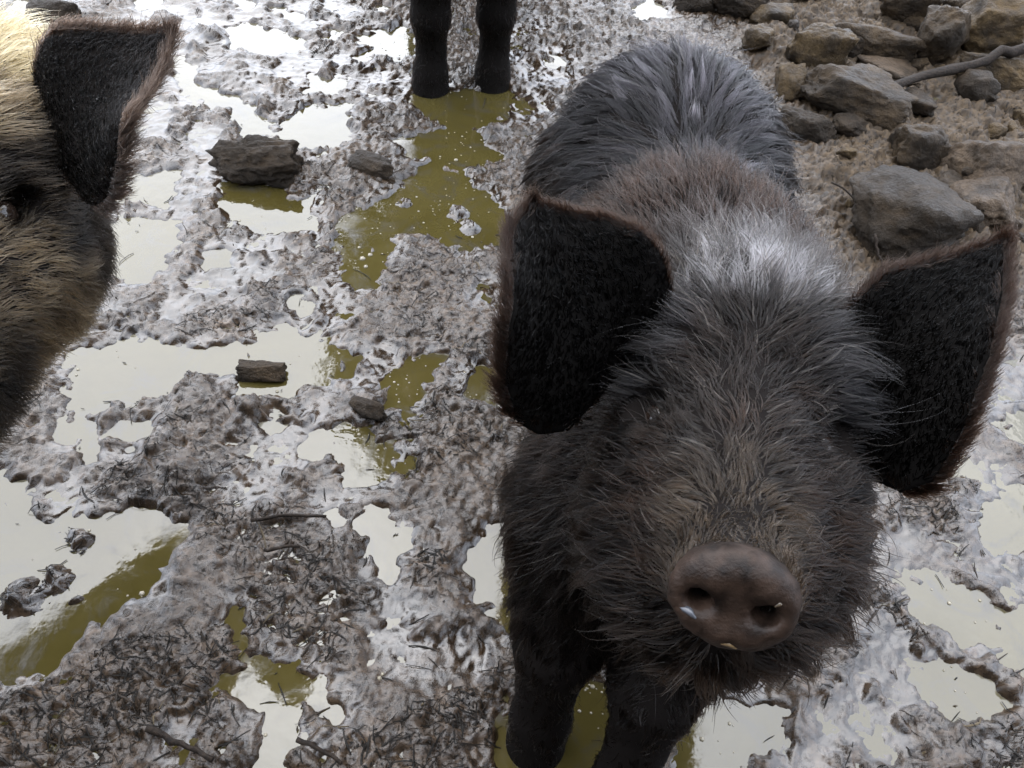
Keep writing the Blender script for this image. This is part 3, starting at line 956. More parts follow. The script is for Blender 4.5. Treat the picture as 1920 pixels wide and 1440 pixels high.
        Hd(.22, .06 * q, -.12, (-.3, .6 * q, -.7), .034, .4, BLACK, .6, .3)
        Hd(.17, .06 * q, -.18, (-.1, .4 * q, -.9), .042, .45, BLACK, .75, .4)
        Hd(.25, .02 * q, -.135, (.0, .2 * q, -1), .034, .5, BLACK, .8, .4)
    Hd(.16, 0, .0, (-.8, .0, .1), .020, .26, BLACK, .4, .05)
    Hd(.21, 0, .0, (-.7, .0, .2), .018, .3, DBROWN, .4, .05)
    Hd(.25, 0, .0, (-.6, .0, .3), .012, .4, (.011, .0078, .0054), .3, 0)
    Hd(.285, 0, .0, (-.5, .0, .5), .008, .5, TAN, .2, 0)
    Hd(.31, 0, .0, (-.4, .0, .6), .005, .55, TAN, .2, 0)
    Hd(.2, 0, -.16, (.1, 0, -1), .042, .5, BLACK, .8, .4)

    rng = np.random.default_rng(11)
    cen = V[t].mean(1)
    dens = np.ones(len(t))
    dens[(cen[:, 2] < 0.24) & (cen[:, 1] < 0.5)] *= 2.0
    dens[(cen[:, 1] > 0.55) & (cen[:, 2] < 0.3)] *= 0.35
    dens[(cen[:, 1] > 0.78) & (cen[:, 2] > 0.3)] *= 1.7
    hd = np.linalg.norm(cen - h.p(.17, 0, -.05), axis=1)
    dens[hd < 0.22] *= 2.2
    sdr = np.hypot((cen - nc) @ dl / 0.0365, (cen - nc) @ du / 0.0310); dpt = (cen - nc) @ dn
    dens[(sdr < 1.06) & (dpt > -0.016)] = 0.0
    dens[np.linalg.norm(cen - h.p(.285, 0, -.01), axis=1) < 0.05] *= 2.2
    dens[(sdr < 1.06) & (dpt > -0.016)] = 0.0
    for e in (eL, eR):
        sd, aw, w = e.near(cen); dens[(sd < 0.004) & (aw < 0.02) & (w > 0)] = 3.2
        sv_, av_, wv_ = e.near(V); tint[(sv_ < .004) & (av_ < .02)] = (0.002, 0.0017, 0.0015)
    body_me = [c for c in root.children if c.name.startswith('body')][0].data
    body_me.attributes['tint'].data.foreach_set('color', np.c_[tint, np.ones(len(V))].astype(np.float32).ravel())
    for q in (-1, 1):
        dens[np.linalg.norm(cen - h.p(.163, .066 * q, -.050), axis=1) < 0.022] *= 0.04
    R, Nn = sample_surface(V, t, fn, vn, 100000, dens, rng)
    D, O, C = guide_field(R, g)
    tint_h = C * rng.uniform(0.45, 1.5, (len(R), 1))
    # pale bristles on forehead and muzzle, some painting fur highlights as hair colour
    loc = (R - h.o) @ h.fr.T / h.sc
    pale = (rng.random(len(R)) < 0.05) & (loc[:, 0] > -.03) & (loc[:, 0] < .3) & (np.abs(loc[:, 1]) < .07) & (loc[:, 2] > -.06)
    tint_h[pale] = np.array((.09, .078, .066)) * rng.uniform(.4, 1.3, (pale.sum(), 1))
    ln_, lift, cl, gr = O[:, 0].copy(), O[:, 1].copy(), O[:, 2].copy(), O[:, 3]
    for e in (eL, eR):
        sd, aw, w = e.near(R)
        on = (sd < 0.006) & (aw < 0.02)
        inner = on & (w > 0) & (sd < -0.004)
        tip = e.w[3]
        D[on] = unit(tip - R[on]) + 0.4 * unit(R[on] - e.O)
        ln_[on] = 0.014; lift[on] = 0.35; tint_h[on] = np.array(RUST) * rng.uniform(.5, 1.3, (on.sum(), 1))
        tint_h[inner] = np.array((.0012, .0010, .0009)) * rng.uniform(.6, 1.4, (inner.sum(), 1)); ln_[inner] = 0.009; lift[inner] = .5; cl[inner] = 0.0
    rad = np.where(pale, 0.00055, 0.00044) * rng.uniform(0.8, 1.25, len(R))
    back = (R[:, 1] > 0.80) & (R[:, 2] > 0.2)
    for nm_, m_, nc_, cu, wi_, ct, cp in (('back_fur', back, 1000, .20, .13, .8, .55), ('fur', ~back, 2600, .34, .32, .42, .85)):
        make_fur(nm_, root, R[m_], Nn[m_], D[m_], ln_[m_], lift[m_], tint_h[m_], rad[m_], M_HAIR, 8, np.clip(cl[m_] * 1.35, 0, .96), nc_, cu, gr[m_], 21, wi_, ct, cp)
    # long sparse guard hairs over the coat
    ng = 9000
    R2, N2 = sample_surface(V, t, fn, vn, ng, dens, rng)
    D2, O2, C2 = guide_field(R2, g)
    far_ear = np.ones(ng, bool)
    for e in (eL, eR):
        sd, aw, w = e.near(R2); far_ear &= ~((sd < 0.004) & (aw < 0.02))
    R2, N2, D2, O2, C2 = R2[far_ear], N2[far_ear], D2[far_ear], O2[far_ear], C2[far_ear]
    ng = len(R2)
    tn = C2 * rng.uniform(.4, 1.8, (ng, 1)); lt = rng.random(ng) < .16
    tn[lt] = np.array((.032, .027, .023)) * rng.uniform(.5, 1.4, (lt.sum(), 1))  # pale strands also carry fur highlights as hair colour
    make_fur('guard_hair', root, R2, N2, D2, O2[:, 0] * 1.35 + .004, O2[:, 1] * 1.2, tn, 0.00034, M_HAIR, 9, O2[:, 2] * .8, 1500, .45, O2[:, 3], 24)
    # ear fringes
    for e, nm in ((eL, 4200), (eR, 4200)):
        P, Dd = e.rim(nm, rng)
        tp = unit(e.w[3] - P)
        make_fur('ear_fringe', root, P, Dd, unit(Dd * .5 + tp * .6), np.full(nm, .017), np.full(nm, .5),
                 np.array(RUST) * rng.uniform(.4, 1.5, (nm, 1)), 0.00026, M_HAIR, 7, .35, 420, .35, .05, 22)
    # wet hanging beard locks under the jaw
    lc = (V - h.o) @ h.fr.T / h.sc
    cand = np.where((lc[:, 0] > .09) & (lc[:, 0] < .335) & (np.abs(lc[:, 1]) < .115) & (lc[:, 2] < -.075) & (vn[:, 2] < 0.25) & (V[:, 2] > .3))[0]
    nb_ = 240; rep = 18
    pick = rng.choice(cand, nb_)
    RP = np.repeat(V[pick], rep, 0) + rng.normal(0, .0025, (nb_ * rep, 3)); RN = np.repeat(vn[pick], rep, 0)
    sw = rng.normal(0, .35, (nb_, 3)); sw[:, 2] = 0
    Dl = np.repeat(np.array([0, 0, -1.0]) + sw + unit(vn[pick]) * .3, rep, 0)
    make_fur('beard', root, RP, RN, Dl, np.repeat(rng.uniform(.018, .042, nb_), rep), np.full(nb_ * rep, .35), np.array(BLACK) * rng.uniform(.6, 1.5, (nb_ * rep, 1)),
             0.00036, M_HAIR, 9, .95, nb_, .45, .35, 25, .1, .2, .7)
    # thick pale wet locks of the forelock
    nf = 95
    a = rng.uniform(.02, .075, nf); b = rng.normal(0.0, .022, nf)
    P = np.array([h.p(a[i], b[i], .004) for i in range(nf)])
    kd = kdtree.KDTree(len(V))
    for i in range(0, len(V), 1): kd.insert(V[i], i)
    kd.balance()
    hit = [kd.find(p)[1] for p in P]
    RP, RN = V[hit], vn[hit]
    rep = 9
    RP = np.repeat(RP, rep, 0) + rng.normal(0, .0012, (nf * rep, 3)); RN = np.repeat(RN, rep, 0)
    Dl = np.repeat(np.array([h.d(-.95, x * 6 + rng.normal(0, .2), .2) for x in b]), rep, 0)
    make_fur('forelock', root, RP, RN, Dl, np.full(nf * rep, .036), np.full(nf * rep, .4), np.array((.12, .115, .118)) * rng.uniform(.6, 1.3, (nf * rep, 1)),
             0.0004, M_HAIR, 8, .8, nf, .12, .0, 23)
    # bits stuck to the wet snout
    def bit(name, target, ln_, wd_, ang, col, label, cat, thick):
        j = kd.find(target)[1]; p, nn_ = V[j], vn[j]
        a = unit(dl * math.cos(ang) + du * math.sin(ang)); a = unit(a - nn_ * (a @ nn_)); b = np.cross(nn_, a)
        top, ring = [], []
        for k in range(12):
            th = 2 * math.pi * k / 12; r_ = 1 + .22 * math.sin(3 * th + ln_ * 900)
            ring.append(p + a * math.cos(th) * ln_ * .5 * r_ + b * math.sin(th) * wd_ * .5 * r_ - nn_ * .0006)
            top.append(p + a * math.cos(th) * ln_ * .36 * r_ + b * math.sin(th) * wd_ * .36 * r_ + nn_ * thick)
        vv = np.array(ring + top); ff_ = [(k, (k + 1) % 12, 12 + (k + 1) % 12, 12 + k) for k in range(12)] + [tuple(range(12, 24))]
        o = mesh_obj(name, vv, np.array(ff_, dtype=object), mat_plain(name + '_surface', col, .3, 0, 300, .3), origin=p)
        tag(o, label, cat)
    bit('straw_flake', nc - du * .0265 + dl * .003, .011, .003, -.25, (.09, .06, .028), 'pale straw flake stuck to the lower rim of the dark snout', 'straw', .0009)
    bit('foam_spot', nc - du * .0085 - dl * .0225, .010, .0042, -.5, (.04, .043, .05), 'white spot of wet foam below one nostril of the dark snout', 'foam', .0010)
    bit('mud_speck', nc + du * .007 + dl * .0215, .005, .0022, .8, (.06, .045, .028), 'tiny tan mud speck on the dark snout above a nostril', 'mud', .0007)
    return h, V, vn


black_pig()


# ------------------------------------------------------------------ the tan pig at the edge
def tan_pig():
    poll = W(-95, 45, 0.800); nose = W(-330, 715, 0.585)
    lat = math.cos(math.radians(5)) * cR - math.sin(math.radians(5)) * cU
    sc = np.linalg.norm(nose - poll) / 0.345
    h = Head(poll, nose, lat, sc)
    S = Sculpt((-1.60, -0.40, -0.04), (-0.22, 1.02, 0.80), 0.0060)
    b0 = np.array((-0.97, 0.18, 0.40)); ax = unit((-1, -0.7, 0))
    fr = np.stack([np.array((ax[1], -ax[0], 0.0)), ax, np.array((0, 0, 1.0))])
    S.ell(b0, (0.13, 0.19, 0.15), fr, 0.05)
    S.ell(b0 + ax * 0.20, (0.14, 0.25, 0.16), fr, 0.05)
    S.ell(b0 + ax * 0.40, (0.135, 0.15, 0.15), fr, 0.05)
    S.cone(b0 + (0, 0, 0.05), h.p(0.03, -0.01, -0.10), 0.095, 0.08, 0.05)
    S.cone(b0 - ax * 0.05, h.p(0.05, -0.02, -0.12), 0.085, 0.065, 0.05)
    sculpt_head(S, h, 0.72)
    nc = nose + h.d(0.004, 0, -0.045)
    dn = unit(0.9 * h.f + 0.45 * h.n); dl = h.l; du = np.cross(dl, dn)
    if du[2] < 0: du = -du
    dfr = np.stack([dn, dl, du])
    S.ell(nc - dn * 0.010, (0.016, 0.043, 0.037), dfr, 0.010)
    S.ell(nc - dn * 0.030, (0.028, 0.039, 0.034), dfr, 0.02)
    for q in (-1, 1):
        S.ell(nc + dl * 0.020 * q + dn * 0.003, (0.015, 0.009, 0.0085), dfr, 0.006, True)
    e = Ear(W(30, 120, 0.775), W(120, 360, 0.730), W(315, 60, 0.735),
            [(10, 200), (30, 120), (70, 88), (120, 74), (220, 64), (315, 58), (300, 130), (275, 240), (240, 315), (185, 362), (140, 366), (95, 350), (50, 290)], 7.0)
    e.fixed = [0, 10, 11, 12]; e.tipi = 5
    e.sculpt(S)
    # the other ear, mirrored about the head's middle plane
    mir = lambda p: p - 2 * h.l * ((p - h.o) @ h.l)
    e2 = Ear.__new__(Ear); e2.k = e.k
    e2.O, e2.e1, e2.e2, e2.nn = mir(e.O), e.e1 - 2 * h.l * (e.e1 @ h.l), e.e2 - 2 * h.l * (e.e2 @ h.l), e.nn - 2 * h.l * (e.nn @ h.l)
    e2.poly = e.poly; e2.w = np.array([mir(p) for p in e.w]); e2.fixed = e.fixed; e2.tipi = e.tipi
    e2.sculpt(S)
    rt = fr[0]
    for q in (-1, 1):
        t0 = b0 + rt * 0.085 * q - ax * 0.06
        S.cone(t0 - (0, 0, .05), t0 - ax * 0.06 - (0, 0, .17), 0.085, 0.05, 0.04)
        S.cone(t0 - ax * 0.06 - (0, 0, .17), (t0[0] - ax[0] * .07, t0[1] - ax[1] * .07, -0.02), 0.045, 0.035, 0.02)
        t1 = b0 + rt * 0.09 * q + ax * 0.46
        S.cone(t1 - (0, 0, .05), t1 - (0, 0, .18), 0.10, 0.06, 0.04)
        S.cone(t1 - (0, 0, .18), (t1[0], t1[1] + 0.03, -0.02), 0.05, 0.035, 0.02)
    V, F = S.mesh(); t, fn, vn = normals_of(V, F)
    root = empty('pig', (b0[0], b0[1] + 0.2, 0.0))
    tag(root, 'tan grizzled pig with one dark ear and cheek showing beside the pale puddles', 'pig', 'pigs in the mud')
    mesh_obj('body', V, F, M_SKIN, root, attrs={'tint': np.tile(np.array((0.005, 0.004, 0.0034)), (len(V), 1))})
    eyes(h, root, 0.72)
    g = []
    def Hd(a, b, c, d, ln_, lift, col, cl=0.4, gr=0.1): g.append((tuple(h.p(a, b, c)), tuple(h.d(*d)), ln_, lift, col, cl, gr))
    YEL = (0.105, 0.078, 0.038); TN = (0.062, 0.044, 0.025); DK = (0.006, 0.0044, 0.003)
    Hd(-.02, 0, 0, (-.9, 0, .4), .05, .5, YEL)
    Hd(-.1, 0, 0, (-.9, 0, .4), .05, .5, YEL)
    for q in (-1, 1):
        Hd(-.10, .07 * q, -.03, (-.8, .3 * q, .2), .05, .45, YEL, .5)
        Hd(-.02, .05 * q, -.01, (-.7, .5 * q, .3), .055, .5, YEL, .5)
        Hd(.0, .085 * q, -.03, (-.5, .8 * q, .2), .055, .5, YEL, .6)
        Hd(.03, .05 * q, -.01, (-.5, .7 * q, .2), .042, .45, YEL, .5)
        Hd(.05, .085 * q, -.04, (-.3, .9 * q, .1), .036, .42, TN, .5)
        Hd(.09, .06 * q, -.01, (-.4, .8 * q, .1), .034, .4, TN, .5)
        Hd(.12, .075 * q, -.03, (-.2, .9 * q, .0), .03, .4, DK, .5)
        Hd(.16, .06 * q, -.02, (-.5, .7 * q, .0), .020, .3, DK)
        Hd(.20, .04 * q, -.01, (-.6, .6 * q, .0), .020, .3, TN)
        Hd(.26, .04 * q, -.02, (-.6, .6 * q, .0), .020, .3, TN)
        Hd(.20, .075 * q, -.06, (-.5, .5 * q, -.5), .026, .35, TN, .45, .2)
        Hd(.15, .09 * q, -.08, (-.5, .5 * q, -.5), .026, .3, DK, .45, .2)
        Hd(.11, .11 * q, -.12, (-.4, .4 * q, -.7), .026, .3, (.009, .0062, .0044), .45, .3)
        Hd(.06, .10 * q, -.12, (-.5, .4 * q, -.7), .03, .3, (.009, .0062, .0044), .45, .3)
        Hd(.20, .06 * q, -.13, (-.2, .4 * q, -.8), .032, .35, TN, .5, .3)
        Hd(.10, .07 * q, -.2, (-.2, .3 * q, -.9), .036, .35, DK, .5, .3)
        Hd(.27, .03 * q, -.11, (-.2, .4 * q, -.9), .03, .4, DK, .5, .3)
    Hd(.10, 0, .0, (-.9, 0, .1), .03, .35, YEL); Hd(.2, 0, 0, (-.9, 0, .1), .02, .3, TN); Hd(.3, 0, 0, (-.8, 0, .3), .01, .35, TN)
    for a in (-.1, .15, .4):
        for q in (-1, 0, 1):
            p = b0 + ax * a + rt * .15 * q + np.array((0, 0, .17 - .14 * abs(q)))
            g.append((tuple(p), tuple(ax + rt * .5 * q - np.array((0, 0, .5 * abs(q)))), .05, .35, TN, .5, .2))
            p2 = p - np.array((0, 0, .2)); g.append((tuple(p2), (0, .3, -.9), .04, .25, DK, .5, .3))
    rng = np.random.default_rng(31)
    cen = V[t].mean(1)
    dens = np.where(cen[:, 0] > -0.80, 1.0, 0.25) * np.where(cen[:, 2] < 0.3, 0.4, 1.0)
    hd = np.linalg.norm(cen - h.p(.12, .05, -.05), axis=1); dens[hd < 0.28] *= 2.0
    dens[(np.linalg.norm(cen - nc, axis=1) < 0.045) & (((cen - nc) @ dn) > -0.016)] = 0
    for ee in (e, e2):
        sd, aw, w = ee.near(cen); dens[(sd < 0.004) & (aw < 0.02) & (w > 0)] = 3.5 if ee is e else 1.0
    R, Nn = sample_surface(V, t, fn, vn, 75000, dens, rng)
    D, O, C = guide_field(R, g)
    tint = C * rng.uniform(0.35, 1.6, (len(R), 1))
    ln_, lift = O[:, 0].copy(), O[:, 1].copy()
    for ee in (e, e2):
        sd, aw, w = ee.near(R)
        on = (sd < 0.006) & (aw < 0.02); inner = on & (w > 0) & (sd < -0.004)
        D[on] = unit(ee.w[5] - R[on]) + 0.4 * unit(R[on] - ee.O)
        ln_[on] = 0.016; lift[on] = 0.35; tint[on] = np.array((.011, .007, .005)) * rng.uniform(.5, 1.4, (on.sum(), 1))
        tint[inner] = np.array((.0012, .001, .0009)) * rng.uniform(.6, 1.4, (inner.sum(), 1)); ln_[inner] = 0.009; lift[inner] = .5; O[inner, 2] = 0.0
    make_fur('fur', root, R, Nn, D, ln_, lift, tint, 0.00034 * rng.uniform(.8, 1.25, len(R)), M_HAIR2, 7, O[:, 2], 2600, 0.28, O[:, 3], 33, .28, .45)
    for ee in (e, e2):
        nm = 3600
        P, Dd = ee.rim(nm, rng); tp = unit(ee.w[5] - P)
        make_fur('ear_fringe', root, P, Dd, unit(Dd * .5 + tp * .5), np.full(nm, .020), np.full(nm, .55),
                 np.array((.015, .0095, .0066)) * rng.uniform(.4, 1.5, (nm, 1)), 0.00028, M_HAIR2, 6, .3, 380, .35, .05, 34)


# ------------------------------------------------------------------ the pig of which only the legs show
def far_pig():
    a = G(806, 168); b = G(922, 160)
    S = Sculpt((-0.62, 1.2, -0.04), (0.26, 2.95, 0.86), 0.0085)
    cx = (a[0] + b[0]) / 2; y0 = (a[1] + b[1]) / 2
    S.ell((cx, y0 + 0.14, 0.50), (0.19, 0.28, 0.22), None, 0.06)
    S.ell((cx, y0 + 0.45, 0.50), (0.20, 0.36, 0.22), None, 0.06)
    S.ell((cx, y0 + 0.75, 0.51), (0.19, 0.24, 0.21), None, 0.06)
    S.cone((cx, y0 + 0.02, 0.58), (cx, y0 - 0.16, 0.66), 0.16, 0.12, 0.06)
    S.ell((cx, y0 - 0.22, 0.66), (0.11, 0.14, 0.12), None, 0.05)
    S.cone((cx, y0 - 0.28, 0.64), (cx, y0 - 0.46, 0.58), 0.09, 0.055, 0.04)
    S.ell((cx, y0 - 0.51, 0.575), (0.05, 0.02, 0.045), None, 0.015)
    for q in (-1, 1):
        S.ell((cx + 0.12 * q, y0 - 0.2, 0.74), (0.075, 0.02, 0.08), None, 0.03)
    for p in (a, b):
        S.cone((p[0], p[1] + 0.08, 0.42), (p[0], p[1] + 0.02, 0.25), 0.10, 0.055, 0.05)
        S.cone((p[0], p[1] + 0.02, 0.25), (p[0], p[1] + 0.012, 0.16), 0.043, 0.040, 0.02)
        S.cone((p[0], p[1] + 0.012, 0.16), (p[0], p[1] + 0.022, 0.09), 0.040, 0.030, 0.02)
        S.cone((p[0], p[1] + 0.022, 0.09), (p[0], p[1] + 0.012, 0.035), 0.030, 0.037, 0.02)
        S.cone((p[0], p[1] + 0.012, 0.035), (p[0], p[1] + 0.0, -0.035), 0.037, 0.050, 0.015)
        h0 = (p[0], p[1] + 0.80, 0.42)
        S.cone(h0, (p[0], p[1] + 0.78, 0.28), 0.12, 0.07, 0.05)
        S.cone((p[0], p[1] + 0.78, 0.28), (p[0], p[1] + 0.90, 0.20), 0.065, 0.045, 0.02)
        S.cone((p[0], p[1] + 0.90, 0.20), (p[0], p[1] + 0.88, -0.03), 0.042, 0.042, 0.02)
    V, F = S.mesh(); t, fn, vn = normals_of(V, F)
    root = empty('pig', (cx, y0 + 0.35, 0))
    tag(root, 'black pig of which only two straight muddy forelegs show, standing in olive water', 'pig', 'pigs in the mud')
    mesh_obj('body', V, F, M_SKIN, root, attrs={'tint': np.tile(np.array((0.004, 0.0033, 0.0028)), (len(V), 1))})
    rng = np.random.default_rng(41)
    cen = V[t].mean(1)
    dens = np.where((cen[:, 2] < 0.3) & (cen[:, 1] < y0 + 0.3), 6.0, 0.5)
    R, Nn = sample_surface(V, t, fn, vn, 22000, dens, rng)
    D = np.tile(np.array((0, 0.3, -1.0)), (len(R), 1)); up = R[:, 2] > 0.4; D[up] = (0, 1, -.3)
    ln_ = np.where(R[:, 2] < 0.3, 0.014, 0.04)
    make_fur('fur', root, R, Nn, D, ln_, np.full(len(R), .18), np.array(BLACK) * 1.5 * rng.uniform(.5, 1.8, (len(R), 1)), 0.0005, M_HAIR, 5, .4, 2000, .2, .2, 43)


tan_pig()
far_pig()


# ------------------------------------------------------------------ stones
RK = {
    'tan': mat_rock('tan_stone', (0.026, 0.0165, 0.0075), (0.100, 0.066, 0.029), 0.35),
    'grey': mat_rock('grey_stone', (0.020, 0.0130, 0.0070), (0.070, 0.047, 0.025), 0.45),
    'mud': mat_rock('mud_caked_stone', (0.014, 0.0090, 0.0048), (0.050, 0.033, 0.0175), 0.7),
    'pale': mat_rock('pale_wet_stone', (0.030, 0.0205, 0.0130), (0.095, 0.067, 0.043), 0.2),
}


def rock_mesh(dim, seed, planes=13, rough_=0.05, sub=5):
    rng = np.random.default_rng(seed)
    bm = bmesh.new(); bmesh.ops.create_icosphere(bm, subdivisions=sub, radius=1.0)
    V = np.array([v.co for v in bm.verts]); F = np.array([[v.index for v in f.verts] for f in bm.faces]); bm.free()
    nn = unit(np.concatenate([rng.normal(0, 1, (planes, 3)), np.eye(3), -np.eye(3)]))
    dd = np.concatenate([rng.uniform(0.62, 0.95, planes), rng.uniform(.75, 1, 6)])
    pr = np.maximum(V @ nn.T, 1e-3) / dd[None]
    p = 26.0
    r = (pr ** p).sum(1) ** (-1 / p)
    V2 = V * r[:, None]
    o = rng.uniform(0, 50, 3)
    nz = np.array([mnoise.fractal(Vector(v * 1.6 + o), 0.9, 2.1, 5) for v in V2])
    nz2 = np.array([mnoise.fractal(Vector(v * 6 + o), 0.8, 2.1, 4) for v in V2])
    nz3 = np.array([mnoise.fractal(Vector(v * 16 + o), 0.7, 2.1, 3) for v in V2])
    V2 = V2 * (1 + rough_ * 1.8 * nz + rough_ * 0.75 * nz2 + rough_ * .3 * np.abs(nz3))[:, None]
    V2 /= np.abs(V2).max(0)
    return V2 * np.array(dim) * 0.5, F


def stone(px, py, wpx, hpx, mat, label, cat='stone', name='stone', hf=0.6, rz=0.0, tilt=0.0, seed=1, group='stones of the muddy bank', planes=13, rough_=0.075, sink=0.22):
    c = G(px, py, 0.03); z = depth(c)
    w = wpx * z / FPX; dep = math.asin(CAM_H / np.linalg.norm(c - cC))
    hv = hpx * z / FPX
    ht_ = min(hf * w, 0.85 * hv / math.cos(dep))
    dp = np.clip((hv - ht_ * 0.8 * math.cos(dep)) / math.sin(dep), 0.45 * w, 1.6 * w)
    V, F = rock_mesh((w * 1.24, dp * 1.24, ht_ * 1.40), seed, planes, rough_, 5 if wpx > 80 else 4)
    rng = random.Random(seed)
    R = np.array(Matrix.Rotation(rz, 3, 'Z') @ Matrix.Rotation(tilt, 3, 'Y') @ Matrix.Rotation(rng.uniform(-.12, .12), 3, 'X'))
    V = V @ R.T
    ctr = G(px, py, ht_ * 0.42)
    gz = ground_z(ctr[0], ctr[1])
    base = np.array((ctr[0], ctr[1], 0.0))
    V = V + np.array((ctr[0], ctr[1], max(ht_ * 0.42, gz + ht_ * (0.5 - sink))))
    o = mesh_obj(name, V, F, RK[mat], origin=base)
    tag(o, label, cat, group)
    return o


ST = [
    (1853, 58, 118, 128, 'tan', 'big rounded tan boulder above the long stick', dict(hf=.85, seed=3, planes=20)),
    (1758, 88, 96, 92, 'grey', 'upright grey stone leaning on the big tan boulder', dict(hf=.9, seed=4, rz=.3)),
    (1692, 38, 92, 52, 'grey', 'low grey stone with a square end behind the upright grey stone', dict(seed=5)),
    (1628, 88, 150, 62, 'grey', 'long flat slab between the tan block and the upright grey stone', dict(hf=.35, seed=6)),
    (1528, 108, 104, 84, 'tan', 'squared tan block between the wet rump and the long flat slab', dict(hf=.8, seed=7, planes=9)),
    (1592, 188, 184, 112, 'grey', 'largest flat slab, beside the tip of the long stick', dict(hf=.42, seed=8, rz=-.25, planes=9)),
    (1476, 165, 48, 90, 'tan', 'narrow tan stone touching the rump of the wet pig', dict(hf=.9, seed=9)),
    (1514, 248, 92, 66, 'mud', 'mud-smeared stone below the narrow tan one, wet on its face', dict(hf=.55, seed=10)),
    (1662, 132, 100, 62, 'pale', 'pinkish pale flat stone half sunk in the muddy rivulet', dict(hf=.3, seed=11)),
    (1590, 104, 58, 40, 'mud', 'small dark stone wedged under the long flat slab', dict(hf=.6, seed=12)),
    (1736, 284, 106, 94, 'grey', 'blunt dark stone with a shadowed front face above the split boulder', dict(hf=.7, seed=13, planes=9)),
    (1850, 325, 165, 108, 'pale', 'pale wet block with a mossy dark front beside the mud-caked boulder', dict(hf=.5, seed=14, rz=.2, planes=8)),
    (1690, 405, 180, 172, 'mud', 'largest mud-caked boulder with a ridged top by the pig\'s ear', dict(hf=.62, seed=15, rz=.5, planes=9, rough_=.07)),
    (1834, 396, 108, 100, 'pale', 'greyish wet stone tucked under the pale wet block', dict(hf=.5, seed=16)),
    (1768, 372, 56, 54, 'mud', 'small reddish-brown stone between the boulder and the wet stone', dict(hf=.5, seed=17)),
    (1868, 152, 132, 66, 'tan', 'flat yellowish slab lying under the long stick', dict(hf=.4, seed=18, rz=-.3)),
    (1384, 14, 92, 52, 'mud', 'dark broad stone just beyond the wet rump', dict(hf=.6, seed=19)),
    (1446, 36, 66, 56, 'tan', 'sandy stone leaning against the dark broad stone', dict(hf=.7, seed=20)),
    (1418, 92, 48, 48, 'tan', 'small tan stone peeping over the wet rump', dict(hf=.7, seed=21)),
    (1510, 8, 66, 34, 'grey', 'grey stone beside the yellow pool', dict(hf=.6, seed=22)),
    (1706, 208, 56, 50, 'mud', 'small stone caked with mud under the stick', dict(hf=.6, seed=23)),
    (1820, 192, 64, 46, 'mud', 'rounded muddy lump under the flat yellowish slab', dict(hf=.6, seed=24)),
    (1684, 6, 108, 44, 'mud', 'dark stone at the back of the low grey stone', dict(hf=.6, seed=25)),
    (1905, 45, 50, 70, 'grey', 'grey stone squeezed behind the big tan boulder', dict(hf=.8, seed=26)),
    (1585, 250, 70, 40, 'mud', 'mud-covered stone under the largest flat slab', dict(hf=.4, seed=27)),
    (1300, 8, 70, 34, 'mud', 'muddy stone next to the small yellow pool', dict(hf=.5, seed=28)),
    (1790, 20, 52, 40, 'grey', 'small grey stone in the gap beside the tan boulder', dict(hf=.6, seed=29)),
    (484, 306, 160, 80, 'mud', 'dark mud-caked stone with a steep face above a puddle', dict(hf=.42, seed=36, rz=.15, planes=7, rough_=.13, sink=.4, group='stones lying in the open mud')),
    (698, 318, 84, 32, 'mud', 'thin dark stone flake lying by the olive puddle', dict(hf=.3, seed=32, rz=-.3, group='stones lying in the open mud')),
    (488, 695, 82, 32, 'grey', 'small brick-shaped grey stone lying in a pale puddle', dict(hf=.35, seed=33, rz=.02, planes=4, sink=.3, group='stones lying in the open mud')),
    (95, 38, 95, 66, 'mud', 'rounded mud lump beyond the tan pig\'s ear', dict(hf=.6, seed=34, group='stones lying in the open mud')),
    (688, 775, 70, 32, 'mud', 'narrow dark clod edging the olive puddle', dict(hf=.35, seed=35, rz=-.5, group='stones lying in the open mud')),
]
_fr = random.Random(77)
for i in range(34):
    fx, fy = _fr.uniform(1470, 1915), _fr.uniform(10, 470)
    if fx < 1470 + (fy - 250) * 0.6: continue
    wz = _fr.uniform(22, 46)
    ST.append((fx, fy, wz, wz * .75, _fr.choice(['mud', 'grey', 'mud', 'tan']), 'small muddy stone filling a gap between the larger stones of the bank', dict(hf=.6, seed=100 + i, rz=_fr.uniform(0, 3), group='small gap stones of the bank', sink=.3)))
for (px, py, w_, h_, mt, lb, kw) in ST:
    stone(px, py, w_, h_, mt, lb, **kw)


# ------------------------------------------------------------------ sticks
def tube(pts, rads, seg=8, jitter=0.0, seed=0):
    rng = np.random.default_rng(seed)
    pts = np.asarray(pts, float); n = len(pts)
    V = []; F = []
    for i in range(n):
        d = unit(pts[min(i + 1, n - 1)] - pts[max(i - 1, 0)])
        a = unit(np.cross(d, (0, 0, 1.0) if abs(d[2]) < .9 else (1.0, 0, 0))); b = np.cross(d, a)
        for k in range(seg):
            th = 2 * math.pi * k / seg
            V.append(pts[i] + rads[i] * (1 + jitter * rng.normal()) * (a * math.cos(th) + b * math.sin(th)))
    for i in range(n - 1):
        for k in range(seg):
            F.append((i * seg + k, i * seg + (k + 1) % seg, (i + 1) * seg + (k + 1) % seg, (i + 1) * seg + k))
    F.append(tuple(range(seg - 1, -1, -1))); F.append(tuple((n - 1) * seg + k for k in range(seg)))
    return np.array(V), F


M_STICK = mat_plain('wet_bark', (0.012, 0.0082, 0.0056), 0.75, 0.004, 170, 0.7, 1.25)


